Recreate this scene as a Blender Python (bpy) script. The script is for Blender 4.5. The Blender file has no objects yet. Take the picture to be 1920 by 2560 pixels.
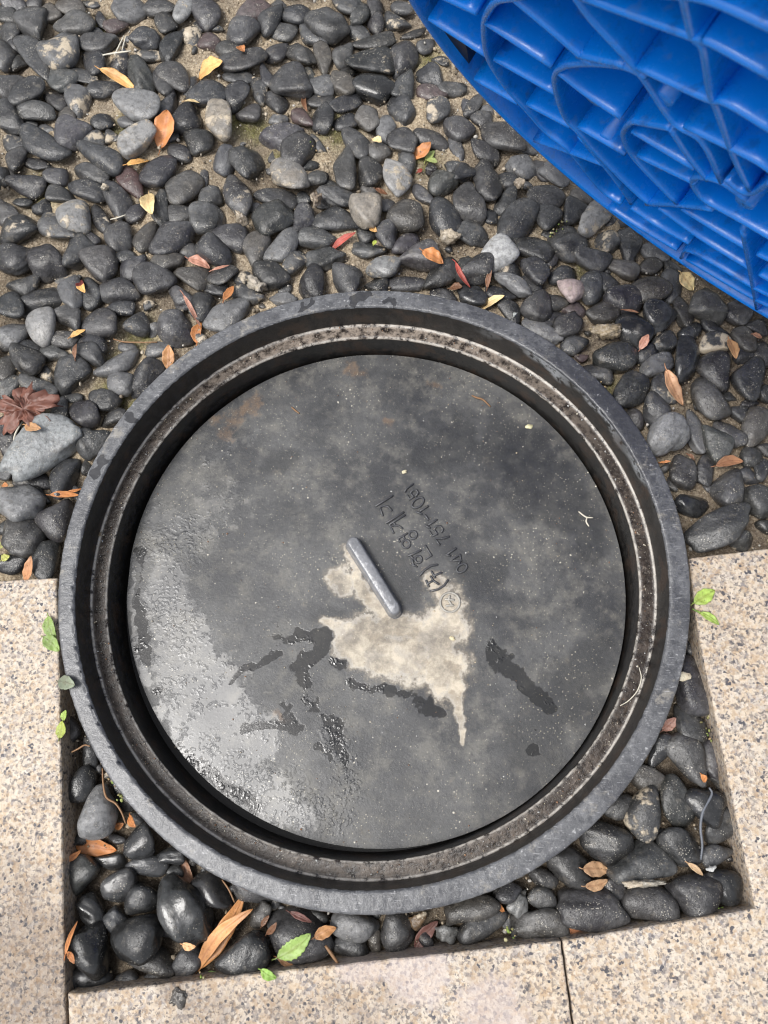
import bpy, bmesh, math, random
import numpy as np
from mathutils import Vector, Matrix

rad = math.radians
S = bpy.context.scene
COL = S.collection
random.seed(11)
RNG = np.random.default_rng(11)

# ------------------------------------------------------------------ camera
F = 1923.0
CAM = np.array([.0542, -.2026, .956])
RROW = np.array([[.99933759, .0100816, -.03496764],      # right
                 [.0, -.96086175, -.27702832],           # down
                 [-.03639196, .27684481, -.96022527]])   # forward
cd = bpy.data.cameras.new('camera'); cam = bpy.data.objects.new('camera', cd); COL.objects.link(cam)
cd.sensor_fit = 'HORIZONTAL'; cd.sensor_width = 36.0; cd.lens = 36.0 * F / 1920.0
cd.clip_start = .02; cd.clip_end = 200
cd.dof.use_dof = True; cd.dof.focus_distance = 1.1; cd.dof.aperture_fstop = 11.0
r, d, f = [Vector(v) for v in RROW]
cam.matrix_world = Matrix(((r.x, -d.x, -f.x, CAM[0]), (r.y, -d.y, -f.y, CAM[1]), (r.z, -d.z, -f.z, CAM[2]), (0, 0, 0, 1)))
S.camera = cam
try: S.cycles.filter_width = 1.15
except Exception: pass

# ------------------------------------------------------------------ light
SUN_EL, SUN_AZ = 64.0, 200.0        # degrees; azimuth counter-clockwise from +x
sx, sy, sz = math.cos(rad(SUN_EL)) * math.cos(rad(SUN_AZ)), math.cos(rad(SUN_EL)) * math.sin(rad(SUN_AZ)), math.sin(rad(SUN_EL))
w = bpy.data.worlds.new('World'); S.world = w; w.use_nodes = True
nt = w.node_tree; nt.nodes.clear()
sky = nt.nodes.new('ShaderNodeTexSky'); sky.sky_type = 'NISHITA'; sky.sun_disc = False
sky.sun_elevation = rad(SUN_EL); sky.sun_rotation = math.atan2(sx, sy)
sky.air_density = 1.0; sky.dust_density = 4.0; sky.ozone_density = 1.0
hsv = nt.nodes.new('ShaderNodeHueSaturation'); hsv.inputs['Saturation'].default_value = .30
bg = nt.nodes.new('ShaderNodeBackground'); bg.inputs['Strength'].default_value = .115
out = nt.nodes.new('ShaderNodeOutputWorld')
nt.links.new(sky.outputs[0], hsv.inputs['Color']); nt.links.new(hsv.outputs[0], bg.inputs[0]); nt.links.new(bg.outputs[0], out.inputs[0])
sl = bpy.data.lights.new('sun', 'SUN'); sl.energy = 1.5; sl.angle = rad(22); sl.color = (1, .98, .95)
so = bpy.data.objects.new('sun', sl); COL.objects.link(so)
so.rotation_euler = Vector((sx, sy, sz)).to_track_quat('Z', 'Y').to_euler()
S.view_settings.view_transform = 'Standard'; S.view_settings.look = 'None'
S.view_settings.exposure = 0.84; S.view_settings.gamma = 1.0

# ------------------------------------------------------------------ helpers
def ray(u, v):
    q = np.array([(u - 960) / F, (v - 1280) / F, 1.0]) @ RROW
    return q / np.linalg.norm(q)
def gp(u, v, z):                       # photo point -> point on the level z
    q = ray(u, v); return CAM + q * ((z - CAM[2]) / q[2])
def proj(X):
    c = RROW @ (np.asarray(X, float) - CAM); return c[0] / c[2] * F + 960, c[1] / c[2] * F + 1280

def mesh_obj(name, verts, faces, mat=None, parent=None, smooth=True, attrs=None, loc=None):
    me = bpy.data.meshes.new(name)
    verts = np.asarray(verts, dtype=np.float32)
    if loc is not None: verts = verts - np.asarray(loc, dtype=np.float32)
    if isinstance(faces, np.ndarray):
        k = faces.shape[1]; n = faces.shape[0]
        me.vertices.add(len(verts)); me.vertices.foreach_set('co', verts.ravel())
        me.loops.add(n * k); me.loops.foreach_set('vertex_index', faces.astype(np.int32).ravel())
        me.polygons.add(n); me.polygons.foreach_set('loop_start', np.arange(0, n * k, k, dtype=np.int32))
        me.update(calc_edges=True)
    else:
        me.from_pydata([tuple(map(float, v)) for v in verts], [], faces)
    if smooth: me.polygons.foreach_set('use_smooth', np.ones(len(me.polygons), dtype=bool))
    for nm, arr in (attrs or {}).items():
        a = me.color_attributes.new(nm, 'FLOAT_COLOR', 'POINT')
        arr = np.asarray(arr, dtype=np.float32)
        if arr.ndim == 1: arr = np.tile(arr, (len(verts), 1))
        if arr.shape[1] == 3: arr = np.hstack([arr, np.ones((len(arr), 1), np.float32)])
        a.data.foreach_set('color', arr.ravel())
    me.update()
    o = bpy.data.objects.new(name, me); COL.objects.link(o)
    if mat: me.materials.append(mat)
    if loc is not None: o.location = tuple(map(float, loc))
    if parent: o.parent = parent
    return o
def empty(name, loc=(0, 0, 0)):
    o = bpy.data.objects.new(name, None); COL.objects.link(o); o.location = loc; o.empty_display_size = .05; return o
def tag(o, label=None, cat=None, group=None, kind=None):
    if label: o['label'] = label
    if cat: o['category'] = cat
    if group: o['group'] = group
    if kind: o['kind'] = kind
    return o

class NT:
    """small helper around one material's nodes"""
    def __init__(s, name):
        s.m = bpy.data.materials.new(name); s.m.use_nodes = True; s.t = s.m.node_tree; s.t.nodes.clear()
        s.out = s.t.nodes.new('ShaderNodeOutputMaterial'); s.b = s.t.nodes.new('ShaderNodeBsdfPrincipled')
        s.t.links.new(s.b.outputs[0], s.out.inputs[0])
    def n(s, typ, **kw):
        nd = s.t.nodes.new('ShaderNode' + typ)
        for k, v in kw.items(): setattr(nd, k, v)
        return nd
    def l(s, a, b): s.t.links.new(a, b)
    def put(s, inp, v):
        if hasattr(v, 'is_linked') or isinstance(v, bpy.types.NodeSocket): s.l(v, inp)
        elif isinstance(v, (tuple, list)) and len(v) == 3 and inp.type == 'RGBA': inp.default_value = (*v, 1)
        else: inp.default_value = v
    def pos(s): 
        return s.n('NewGeometry').outputs['Position']
    def noise(s, scale, detail=4, rough=.55, vec=None, dist=0.0):
        nd = s.n('TexNoise'); nd.inputs['Scale'].default_value = scale; nd.inputs['Detail'].default_value = detail
        nd.inputs['Roughness'].default_value = rough; nd.inputs['Distortion'].default_value = dist
        s.l(vec or s.pos(), nd.inputs['Vector']); return nd.outputs['Fac']
    def noisec(s, scale, detail=2, vec=None):
        nd = s.n('TexNoise'); nd.inputs['Scale'].default_value = scale; nd.inputs['Detail'].default_value = detail
        s.l(vec or s.pos(), nd.inputs['Vector']); return nd.outputs['Color']
    def vor(s, scale, vec=None, feature='F1', rnd=1.0):
        nd = s.n('TexVoronoi', feature=feature); nd.inputs['Scale'].default_value = scale; nd.inputs['Randomness'].default_value = rnd
        s.l(vec or s.pos(), nd.inputs['Vector']); return nd
    def ramp(s, fac, stops, interp='LINEAR'):
        nd = s.n('ValToRGB'); cr = nd.color_ramp; cr.interpolation = interp
        while len(cr.elements) < len(stops): cr.elements.new(.5)
        for e, (p, c) in zip(cr.elements, stops):
            e.position = p; e.color = (*c, 1) if isinstance(c, (tuple, list)) else (c, c, c, 1)
        s.l(fac, nd.inputs[0]); return nd.outputs[0]
    def sm(s, fac, a, b):               # smoothstep a..b
        nd = s.n('MapRange', interpolation_type='SMOOTHSTEP'); nd.inputs['From Min'].default_value = a; nd.inputs['From Max'].default_value = b
        s.put(nd.inputs['Value'], fac); return nd.outputs['Result']
    def lin(s, fac, a, b, c, e):
        nd = s.n('MapRange'); nd.inputs['From Min'].default_value = a; nd.inputs['From Max'].default_value = b
        nd.inputs['To Min'].default_value = c; nd.inputs['To Max'].default_value = e
        s.put(nd.inputs['Value'], fac); return nd.outputs['Result']
    def math(s, op, a, b=0.0, clamp=False):
        nd = s.n('Math', operation=op, use_clamp=clamp); s.put(nd.inputs[0], a); s.put(nd.inputs[1], b); return nd.outputs[0]
    def mix(s, fac, a, b, mode='MIX'):
        nd = s.n('Mix', data_type='RGBA', blend_type=mode)
        s.put(nd.inputs['Factor'], fac); s.put(nd.inputs[6], a); s.put(nd.inputs[7], b); return nd.outputs[2]
    def fmix(s, fac, a, b):
        nd = s.n('Mix', data_type='FLOAT'); s.put(nd.inputs[0], fac); s.put(nd.inputs[2], a); s.put(nd.inputs[3], b); return nd.outputs[0]
    def attr(s, name):
        a = s.n('Attribute', attribute_name=name); sp = s.n('SeparateColor'); s.l(a.outputs['Color'], sp.inputs[0])
        return a.outputs['Color'], sp.outputs[0], sp.outputs[1], sp.outputs[2]
    def warp(s, amt, scale):
        c = s.noisec(scale); v = s.n('VectorMath', operation='MULTIPLY_ADD'); s.l(c, v.inputs[0])
        v.inputs[1].default_value = (amt,) * 3; s.l(s.pos(), v.inputs[2]); return v.outputs[0]
    def bump(s, h, strength, dist, prev=None):
        nd = s.n('Bump'); nd.inputs['Strength'].default_value = strength; nd.inputs['Distance'].default_value = dist
        s.put(nd.inputs['Height'], h)
        if prev: s.l(prev, nd.inputs['Normal'])
        return nd.outputs[0]
    def set(s, **kw):
        for k, v in kw.items(): s.put(s.b.inputs[k.replace('_', ' ')], v)
        return s.m

# ------------------------------------------------------------------ materials
def m_pebble():
    s = NT('river pebble'); tone, *_ = s.attr('tone'); _, crust, wet, dust = s.attr('surf')
    n1 = s.noise(28, 5, .6); n2 = s.noise(160, 4, .65); n3 = s.noise(900, 3, .6)
    c = s.mix(s.lin(s.math('MULTIPLY', s.sm(n1, .3, .8), s.math('ADD', dust, .12)), 0, 1, 0, .7), tone, (.21, .21, .21))
    c = s.mix(s.lin(n2, .38, .62, .0, .8), c, s.mix(1.0, c, (.42, .42, .42), 'MULTIPLY'))
    c = s.mix(s.math('MULTIPLY', s.sm(n3, .55, .68), s.lin(n1, .4, .68, .0, .5)), c, (.12, .116, .108))
    c = s.mix(s.math('MULTIPLY', s.sm(s.noise(75, 5, .7), .56, .66), .5), c, (.13, .118, .10))
    # scattered pale specks and fine scratches
    v = s.vor(380, s.warp(.004, 90)); spk = s.math('LESS_THAN', v.outputs['Distance'], s.lin(s.noise(60, 2), .42, .75, .03, .34))
    c = s.mix(s.math('MULTIPLY', spk, .75), c, (.42, .39, .33))
    # dried sandy cement crust
    cm = s.sm(s.math('ADD', s.math('MULTIPLY', crust, .26), s.math('ADD', s.math('MULTIPLY', s.noise(48, 3), .75), s.math('MULTIPLY', n2, .3))), .74, .84)
    c = s.mix(cm, c, s.mix(n3, (.30, .25, .18), (.55, .47, .36)))
    damp = s.math('MULTIPLY', wet, s.sm(s.noise(22, 2), .35, .5))
    c = s.mix(s.math('MULTIPLY', damp, .6), c, (.012, .012, .012))
    ro = s.fmix(damp, s.lin(n2, .3, .7, .2, .40), .05)
    hgt = s.math('ADD', s.math('ADD', s.math('MULTIPLY', n2, .9), s.math('MULTIPLY', n3, .35)), s.math('MULTIPLY', s.noise(70, 3), .9))
    hgt = s.math('ADD', hgt, s.math('MULTIPLY', cm, .6))
    pit = s.vor(210); hgt = s.math('SUBTRACT', hgt, s.math('MULTIPLY', s.sm(pit.outputs['Distance'], .22, .05), .35))
    nrm = s.bump(s.math('MULTIPLY', hgt, s.fmix(damp, 1.0, .4)), .7, .0016)
    return s.set(Base_Color=c, Roughness=ro, Normal=nrm)
def m_ground():
    s = NT('sandy cement bed'); col, *_ = s.attr('col'); n1 = s.noise(40, 6, .65); n2 = s.noise(260, 5, .7); n3 = s.noise(1200, 2)
    c = s.mix(s.sm(n2, .35, .68), s.mix(1.0, col, (.40, .36, .32), 'MULTIPLY'), col)
    v = s.vor(420); sv = s.n('SeparateColor'); s.l(v.outputs['Color'], sv.inputs[0]); c = s.mix(s.lin(sv.outputs[0], 0, 1, 0, .55), c, s.mix(1.0, c, (.45, .42, .38), 'MULTIPLY'))
    c = s.mix(s.sm(n3, .62, .72), c, (.55, .5, .42))
    h = s.math('ADD', s.math('MULTIPLY', n1, .5), s.math('ADD', s.math('MULTIPLY', n2, .7), s.math('MULTIPLY', v.outputs['Distance'], .3)))
    return s.set(Base_Color=c, Roughness=.85, Normal=s.bump(h, 1.0, .004))
def m_granite():
    s = NT('flamed granite'); col, damp, stain, _ = s.attr('surf')
    wv = s.warp(.0022, 420)
    v1 = s.vor(290, wv); v2 = s.vor(140, s.warp(.006, 160)); v3 = s.vor(330, wv)
    sp = s.n('SeparateColor'); s.l(v1.outputs['Color'], sp.inputs[0])
    c = s.ramp(sp.outputs[0], [(0, (.60, .53, .44)), (.25, (.72, .68, .61)), (.45, (.64, .54, .43)), (.58, (.78, .74, .68)), (.74, (.50, .44, .39)), (.86, (.36, .34, .34)), (.97, (.13, .13, .15))])
    sp2 = s.n('SeparateColor'); s.l(v2.outputs['Color'], sp2.inputs[0])
    c2 = s.ramp(sp2.outputs[1], [(0, (.74, .68, .60)), (.4, (.66, .58, .48)), (.7, (.70, .55, .38)), (.9, (.42, .40, .41))])
    c = s.mix(.35, c, c2)
    sp3 = s.n('SeparateColor'); s.l(v3.outputs['Color'], sp3.inputs[0])
    gb = s.noise(260, 4, .65, s.warp(.004, 150)); c = s.mix(s.math('MULTIPLY', s.sm(gb, .54, .60), s.lin(s.noise(45, 3), .35, .6, .45, .95)), c, (.17, .155, .16))
    c = s.mix(s.math('MULTIPLY', s.sm(s.noise(130, 4, .65), .52, .62), .6), c, (.50, .37, .24))
    c = s.mix(s.math('MULTIPLY', s.math('GREATER_THAN', sp3.outputs[2], .90), s.sm(s.noise(60, 3), .38, .6)), c, (.09, .09, .11))
    c = s.mix(s.lin(s.noise(14, 4), .35, .7, 0, .35), c, s.mix(1.0, c, (.92, .80, .64), 'MULTIPLY'))
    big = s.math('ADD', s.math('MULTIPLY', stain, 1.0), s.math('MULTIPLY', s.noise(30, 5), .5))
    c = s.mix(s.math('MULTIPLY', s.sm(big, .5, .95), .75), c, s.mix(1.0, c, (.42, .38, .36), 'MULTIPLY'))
    c = s.mix(s.math('MULTIPLY', s.sm(s.math('ADD', damp, s.math('MULTIPLY', s.noise(55, 4), .5)), .6, .8), .5), c, (.62, .55, .55))
    h = s.math('ADD', s.math('MULTIPLY', s.noise(300, 4), .8), s.math('MULTIPLY', v1.outputs['Distance'], .5))
    c = s.mix(1.0, c, (.75, .72, .68), 'MULTIPLY')
    return s.set(Base_Color=c, Roughness=s.lin(s.noise(200, 2), .3, .7, .45, .8), Normal=s.bump(h, .5, .0015))
def m_rubber(kind):
    s = NT('recycled rubber ' + kind); _, a, wet, dk = s.attr('mask')
    n1 = s.noise(16, 5, .6); n2 = s.noise(90, 6, .7); n3 = s.noise(260, 4, .7)
    if kind == 'rim':
        c = s.mix(s.sm(n2, .3, .7), (.060, .062, .067), (.155, .157, .164))
        c = s.mix(s.math('MULTIPLY', s.sm(s.noise(45, 6, .75), .48, .6), .55), c, (.055, .057, .062))
        c = s.mix(s.math('MULTIPLY', s.sm(n3, .57, .66), s.lin(n1, .4, .62, .0, .55)), c, (.36, .36, .36)); c = s.mix(s.math('MULTIPLY', s.sm(s.noise(11, 4, .6), .47, .6), .6), c, (.045, .046, .052))
        c = s.mix(s.math('MULTIPLY', s.sm(s.noise(24, 6, .75), .57, .66), .6), c, (.27, .25, .215))
        sx_ = s.n('Mapping'); sx_.inputs['Scale'].default_value = (1, 9, 1); sx_.inputs['Rotation'].default_value = (0, 0, .7); s.l(s.pos(), sx_.inputs[0])
        c = s.mix(s.math('MULTIPLY', s.sm(s.noise(85, 4, .6, sx_.outputs[0]), .60, .66), .5), c, (.40, .40, .41))
        c = s.mix(s.math('MULTIPLY', s.sm(s.math('ADD', dk, s.math('MULTIPLY', s.math('SUBTRACT', n2, .5), 1.6)), .35, .6), .85), c, (.035, .036, .042))
        sc = s.vor(160, s.warp(.02, 25)); c = s.mix(s.math('MULTIPLY', s.math('MULTIPLY', s.sm(sc.outputs['Distance'], .12, .04), s.sm(n1, .4, .6)), .8), c, (.34, .34, .35))
        c = s.mix(s.math('MULTIPLY', s.sm(s.math('ADD', s.math('MULTIPLY', n2, .6), s.math('MULTIPLY', n3, .4)), .58, .64), .6), c, (.50, .50, .50))
        ro = s.lin(n2, .3, .7, .2, .40); bs = .7
    elif kind == 'wall':
        c = s.mix(s.sm(n2, .35, .75), (.012, .0115, .011), (.035, .032, .029)); ro = s.lin(n2, .3, .7, .3, .55); bs = .5
        c = s.mix(s.math('MULTIPLY', s.sm(s.noise(30, 5, .7), .5, .62), .6), c, (.05, .032, .022))
        c = s.mix(s.math('MULTIPLY', a, s.sm(n2, .40, .52)), c, (.27, .28, .29))
        v = s.vor(260, s.warp(.006, 60)); c = s.mix(s.math('LESS_THAN', v.outputs['Distance'], s.lin(n1, .45, .8, .0, .12)), c, (.45, .40, .33))
    else:
        c = s.mix(s.sm(n2, .36, .62), (.014, .0105, .0085), (.065, .050, .040)); ro = s.lin(n2, .3, .7, .18, .5); bs = 1.0
        c = s.mix(s.math('MULTIPLY', s.sm(n3, .56, .64), s.lin(n1, .38, .62, .0, .7)), c, (.26, .22, .18))
        c = s.mix(s.math('MULTIPLY', s.sm(s.noise(24, 4), .42, .6), .8), c, (.022, .016, .013))
        c = s.mix(s.math('MULTIPLY', a, s.sm(n2, .38, .6)), c, (.30, .25, .205))
        c = s.mix(s.math('MULTIPLY', dk, s.sm(s.math('ADD', n2, s.math('MULTIPLY', n1, .5)), .62, .76)), c, (.5, .47, .42))
        v = s.vor(240, s.warp(.006, 60)); c = s.mix(s.math('LESS_THAN', v.outputs['Distance'], s.lin(n1, .4, .8, .02, .22)), c, (.5, .46, .40))
    wm = s.sm(s.math('ADD', wet, s.math('MULTIPLY', s.math('SUBTRACT', n2, .5), .5)), .47, .53)
    c = s.mix(s.math('MULTIPLY', wm, .8), c, (.018, .018, .02)); ro = s.fmix(wm, ro, .05)
    h = s.math('ADD', s.math('MULTIPLY', n2, .5), s.math('MULTIPLY', n3, .5)); h = s.math('MULTIPLY', h, s.fmix(wm, 1.0, .1))
    return s.set(Base_Color=c, Roughness=ro, Normal=s.bump(h, bs, .0015))
def m_lid():
    s = NT('cover plate rubber'); _, cream, film, dwet = s.attr('mask'); _, beads, rust, dark = s.attr('mask2')
    n1 = s.noise(9, 5, .6); n2 = s.noise(60, 6, .65); n3 = s.noise(260, 5, .75); n4 = s.noise(22, 4, .6)
    c = s.mix(s.sm(n1, .35, .65), (.036, .037, .040), (.094, .094, .093))
    c = s.mix(s.math('MULTIPLY', s.sm(s.noise(30, 6, .7), .44, .68), .5), c, (.20, .19, .165))
    c = s.mix(s.math('MULTIPLY', s.sm(s.noise(75, 6, .75), .5, .66), .5), c, (.032, .033, .037))
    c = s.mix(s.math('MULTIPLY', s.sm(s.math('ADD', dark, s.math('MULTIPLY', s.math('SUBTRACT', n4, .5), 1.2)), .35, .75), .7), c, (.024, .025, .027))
    c = s.mix(s.lin(n3, .3, .75, 0, .55), c, s.mix(1.0, c, (.45, .45, .45), 'MULTIPLY'))
    c = s.mix(s.math('MULTIPLY', s.sm(s.math('ADD', rust, s.math('MULTIPLY', s.math('SUBTRACT', n2, .5), 1.4)), .5, .9), .6), c, (.16, .095, .05))
    # dried cement stain
    cmv = s.math('ADD', cream, s.math('MULTIPLY', s.math('SUBTRACT', n2, .5), 1.0))
    cmv = s.math('ADD', cmv, s.math('MULTIPLY', s.math('SUBTRACT', n3, .5), .55))
    cc = s.mix(s.sm(n2, .4, .6), s.mix(s.sm(n4, .4, .6), (.34, .285, .21), (.44, .395, .33)), (.57, .50, .39))
    c = s.mix(s.math('MULTIPLY', s.sm(cmv, .10, .5), .4), c, (.27, .225, .165)); c = s.mix(s.math('MULTIPLY', s.sm(cmv, .28, .66), s.lin(s.noise(26, 5, .7), .36, .58, .15, .85)), c, cc); c = s.mix(s.math('MULTIPLY', s.math('MULTIPLY', s.sm(cmv, .40, .5), s.sm(cmv, .66, .54)), .3), c, (.50, .48, .44))
    # sand specks
    v = s.vor(210, s.warp(.006, 60)); spk = s.math('LESS_THAN', v.outputs['Distance'], s.lin(n1, .35, .8, .06, .2))
    c = s.mix(s.math('MULTIPLY', spk, .8), c, (.46, .42, .33))
    v6 = s.vor(95, s.warp(.012, 40)); c = s.mix(s.math('MULTIPLY', s.math('LESS_THAN', v6.outputs['Distance'], s.lin(s.noise(12, 2), .4, .7, .02, .11)), .85), c, (.62, .58, .48))
    v5 = s.vor(520, s.warp(.003, 120)); c = s.mix(s.math('MULTIPLY', s.math('LESS_THAN', v5.outputs['Distance'], s.lin(n4, .35, .7, .02, .2)), .5), c, (.36, .34, .28))
    fm = s.sm(s.math('ADD', film, s.math('MULTIPLY', s.math('SUBTRACT', n2, .5), 1.7)), .32, .60)
    dm = s.sm(s.math('ADD', dwet, s.math('MULTIPLY', s.math('SUBTRACT', n2, .5), 1.3)), .38, .56)
    c = s.mix(s.math('MULTIPLY', dm, .78), c, (.014, .014, .014))
    wet = s.math('MAXIMUM', fm, dm)
    ro = s.fmix(fm, s.lin(n2, .3, .7, .32, .54), s.lin(n2, .3, .7, .24, .36))
    ro = s.fmix(dm, ro, .09)
    vb = s.vor(210, s.warp(.016, 45), 'SMOOTH_F1')
    bd = s.math('MULTIPLY', s.sm(s.math('ADD', vb.outputs['Distance'], s.math('MULTIPLY', s.math('SUBTRACT', s.noise(120, 3), .5), 1.2)), .5, .15), s.math('MAXIMUM', s.math('MAXIMUM', beads, s.math('MULTIPLY', fm, s.sm(s.noise(34, 4), .47, .6))), s.math('MULTIPLY', dm, s.math('MULTIPLY', s.sm(s.noise(38, 3), .5, .64), .7))))
    h = s.math('MULTIPLY', s.math('ADD', s.math('MULTIPLY', n3, .6), s.math('MULTIPLY', n2, .3)), s.fmix(wet, 1.0, .35))
    h = s.math('ADD', h, s.math('MULTIPLY', bd, 1.3))
    h = s.math('ADD', h, s.math('MULTIPLY', wet, .12))
    return s.set(Base_Color=c, Roughness=ro, Normal=s.bump(h, .5, .0012), **{'Coat_Weight': s.math('MULTIPLY', fm, .7), 'Coat_Roughness': .3})
def m_plain(name, col, rough=.5, bump=.3, scale=200, var=.35, dust=None, **kw):
    s = NT(name); n = s.noise(scale * .45, 5, .7); n2 = s.noise(scale, 4)
    c = s.mix(s.lin(n, .3, .7, 0, var), col, tuple(x * .45 for x in col))
    if dust: c = s.mix(s.math('MULTIPLY', s.sm(n2, .58, .72), .5), c, dust)
    return s.set(Base_Color=c, Roughness=rough, Normal=s.bump(n2, bump, .001), **kw)
def m_blue():
    s = NT('blue moulded plastic'); n = s.noise(12, 4); n2 = s.noise(420, 3); n3 = s.noise(90, 4)
    c = s.mix(s.lin(n, .3, .7, 0, .25), (.001, .215, .80), (.001, .165, .66))
    v = s.vor(150, s.warp(.01, 40)); spk = s.math('LESS_THAN', v.outputs['Distance'], s.lin(n, .52, .75, .0, .14))
    c = s.mix(s.math('MULTIPLY', spk, .5), c, (.4, .45, .52))
    c = s.mix(s.math('MULTIPLY', s.sm(n3, .56, .72), .3), c, (.10, .2, .40)); c = s.mix(s.math('MULTIPLY', s.sm(s.noise(35, 5, .7), .55, .68), .45), c, (.01, .06, .26))
    return s.set(Base_Color=c, Roughness=s.lin(n3, .3, .7, .16, .34), Normal=s.bump(n2, .05, .001), Coat_Weight=.3, Coat_Roughness=.2)
def m_leaf():
    s = NT('dry leaf'); tone, *_ = s.attr('tone'); _, vein, blot, _ = s.attr('surf')
    n = s.noise(110, 4); c = s.mix(s.lin(n, .35, .7, 0, .5), tone, s.mix(1.0, tone, (.55, .42, .35), 'MULTIPLY'))
    c = s.mix(s.math('MULTIPLY', s.sm(s.noise(420, 2), .62, .7), .6), c, (.06, .03, .015))
    c = s.mix(s.math('MULTIPLY', vein, .45), c, s.mix(1.0, c, (.6, .45, .4), 'MULTIPLY'))
    return s.set(Base_Color=c, Roughness=.5, Normal=s.bump(s.math('ADD', n, s.math('MULTIPLY', vein, .8)), .5, .001))
def m_attr(name, rough=.7):
    s = NT(name); tone, *_ = s.attr('tone'); n = s.noise(500, 3)
    return s.set(Base_Color=s.mix(s.lin(n, .3, .7, 0, .5), tone, s.mix(1.0, tone, (.5, .5, .5), 'MULTIPLY')), Roughness=rough, Normal=s.bump(n, .6, .001))
M = dict(peb=m_pebble(), ground=m_ground(), granite=m_granite(), rim=m_rubber('rim'), wall=m_rubber('wall'), ledge=m_rubber('ledge'),
         lid=m_lid(), blue=m_blue(), leaf=m_leaf(), grit=m_attr('sand grain'),
         handle=m_plain('worn handle rubber', (.24, .245, .26), .26, 1.0, 110, 1.0, (.48, .48, .50)),
         letter=m_plain('moulded lettering', (.060, .061, .066), .38, .3, 300, .5, (.2, .18, .15)),
         letter_pale=m_plain('cement dusted lettering', (.36, .34, .30), .5, .4, 300, .5),
         black=m_plain('black rubber', (.01, .01, .01), .5, .3, 200, .3), stem=m_plain('dry stem', (.24, .13, .06), .6, .4, 300, .4),
         pale=m_plain('pale dry stalk', (.62, .58, .48), .6, .3, 300, .3), green=m_plain('fresh stem', (.15, .25, .05), .45, .2, 300, .3),
         thread=m_plain('grey string', (.12, .13, .15), .5, .2, 300, .3))

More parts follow.
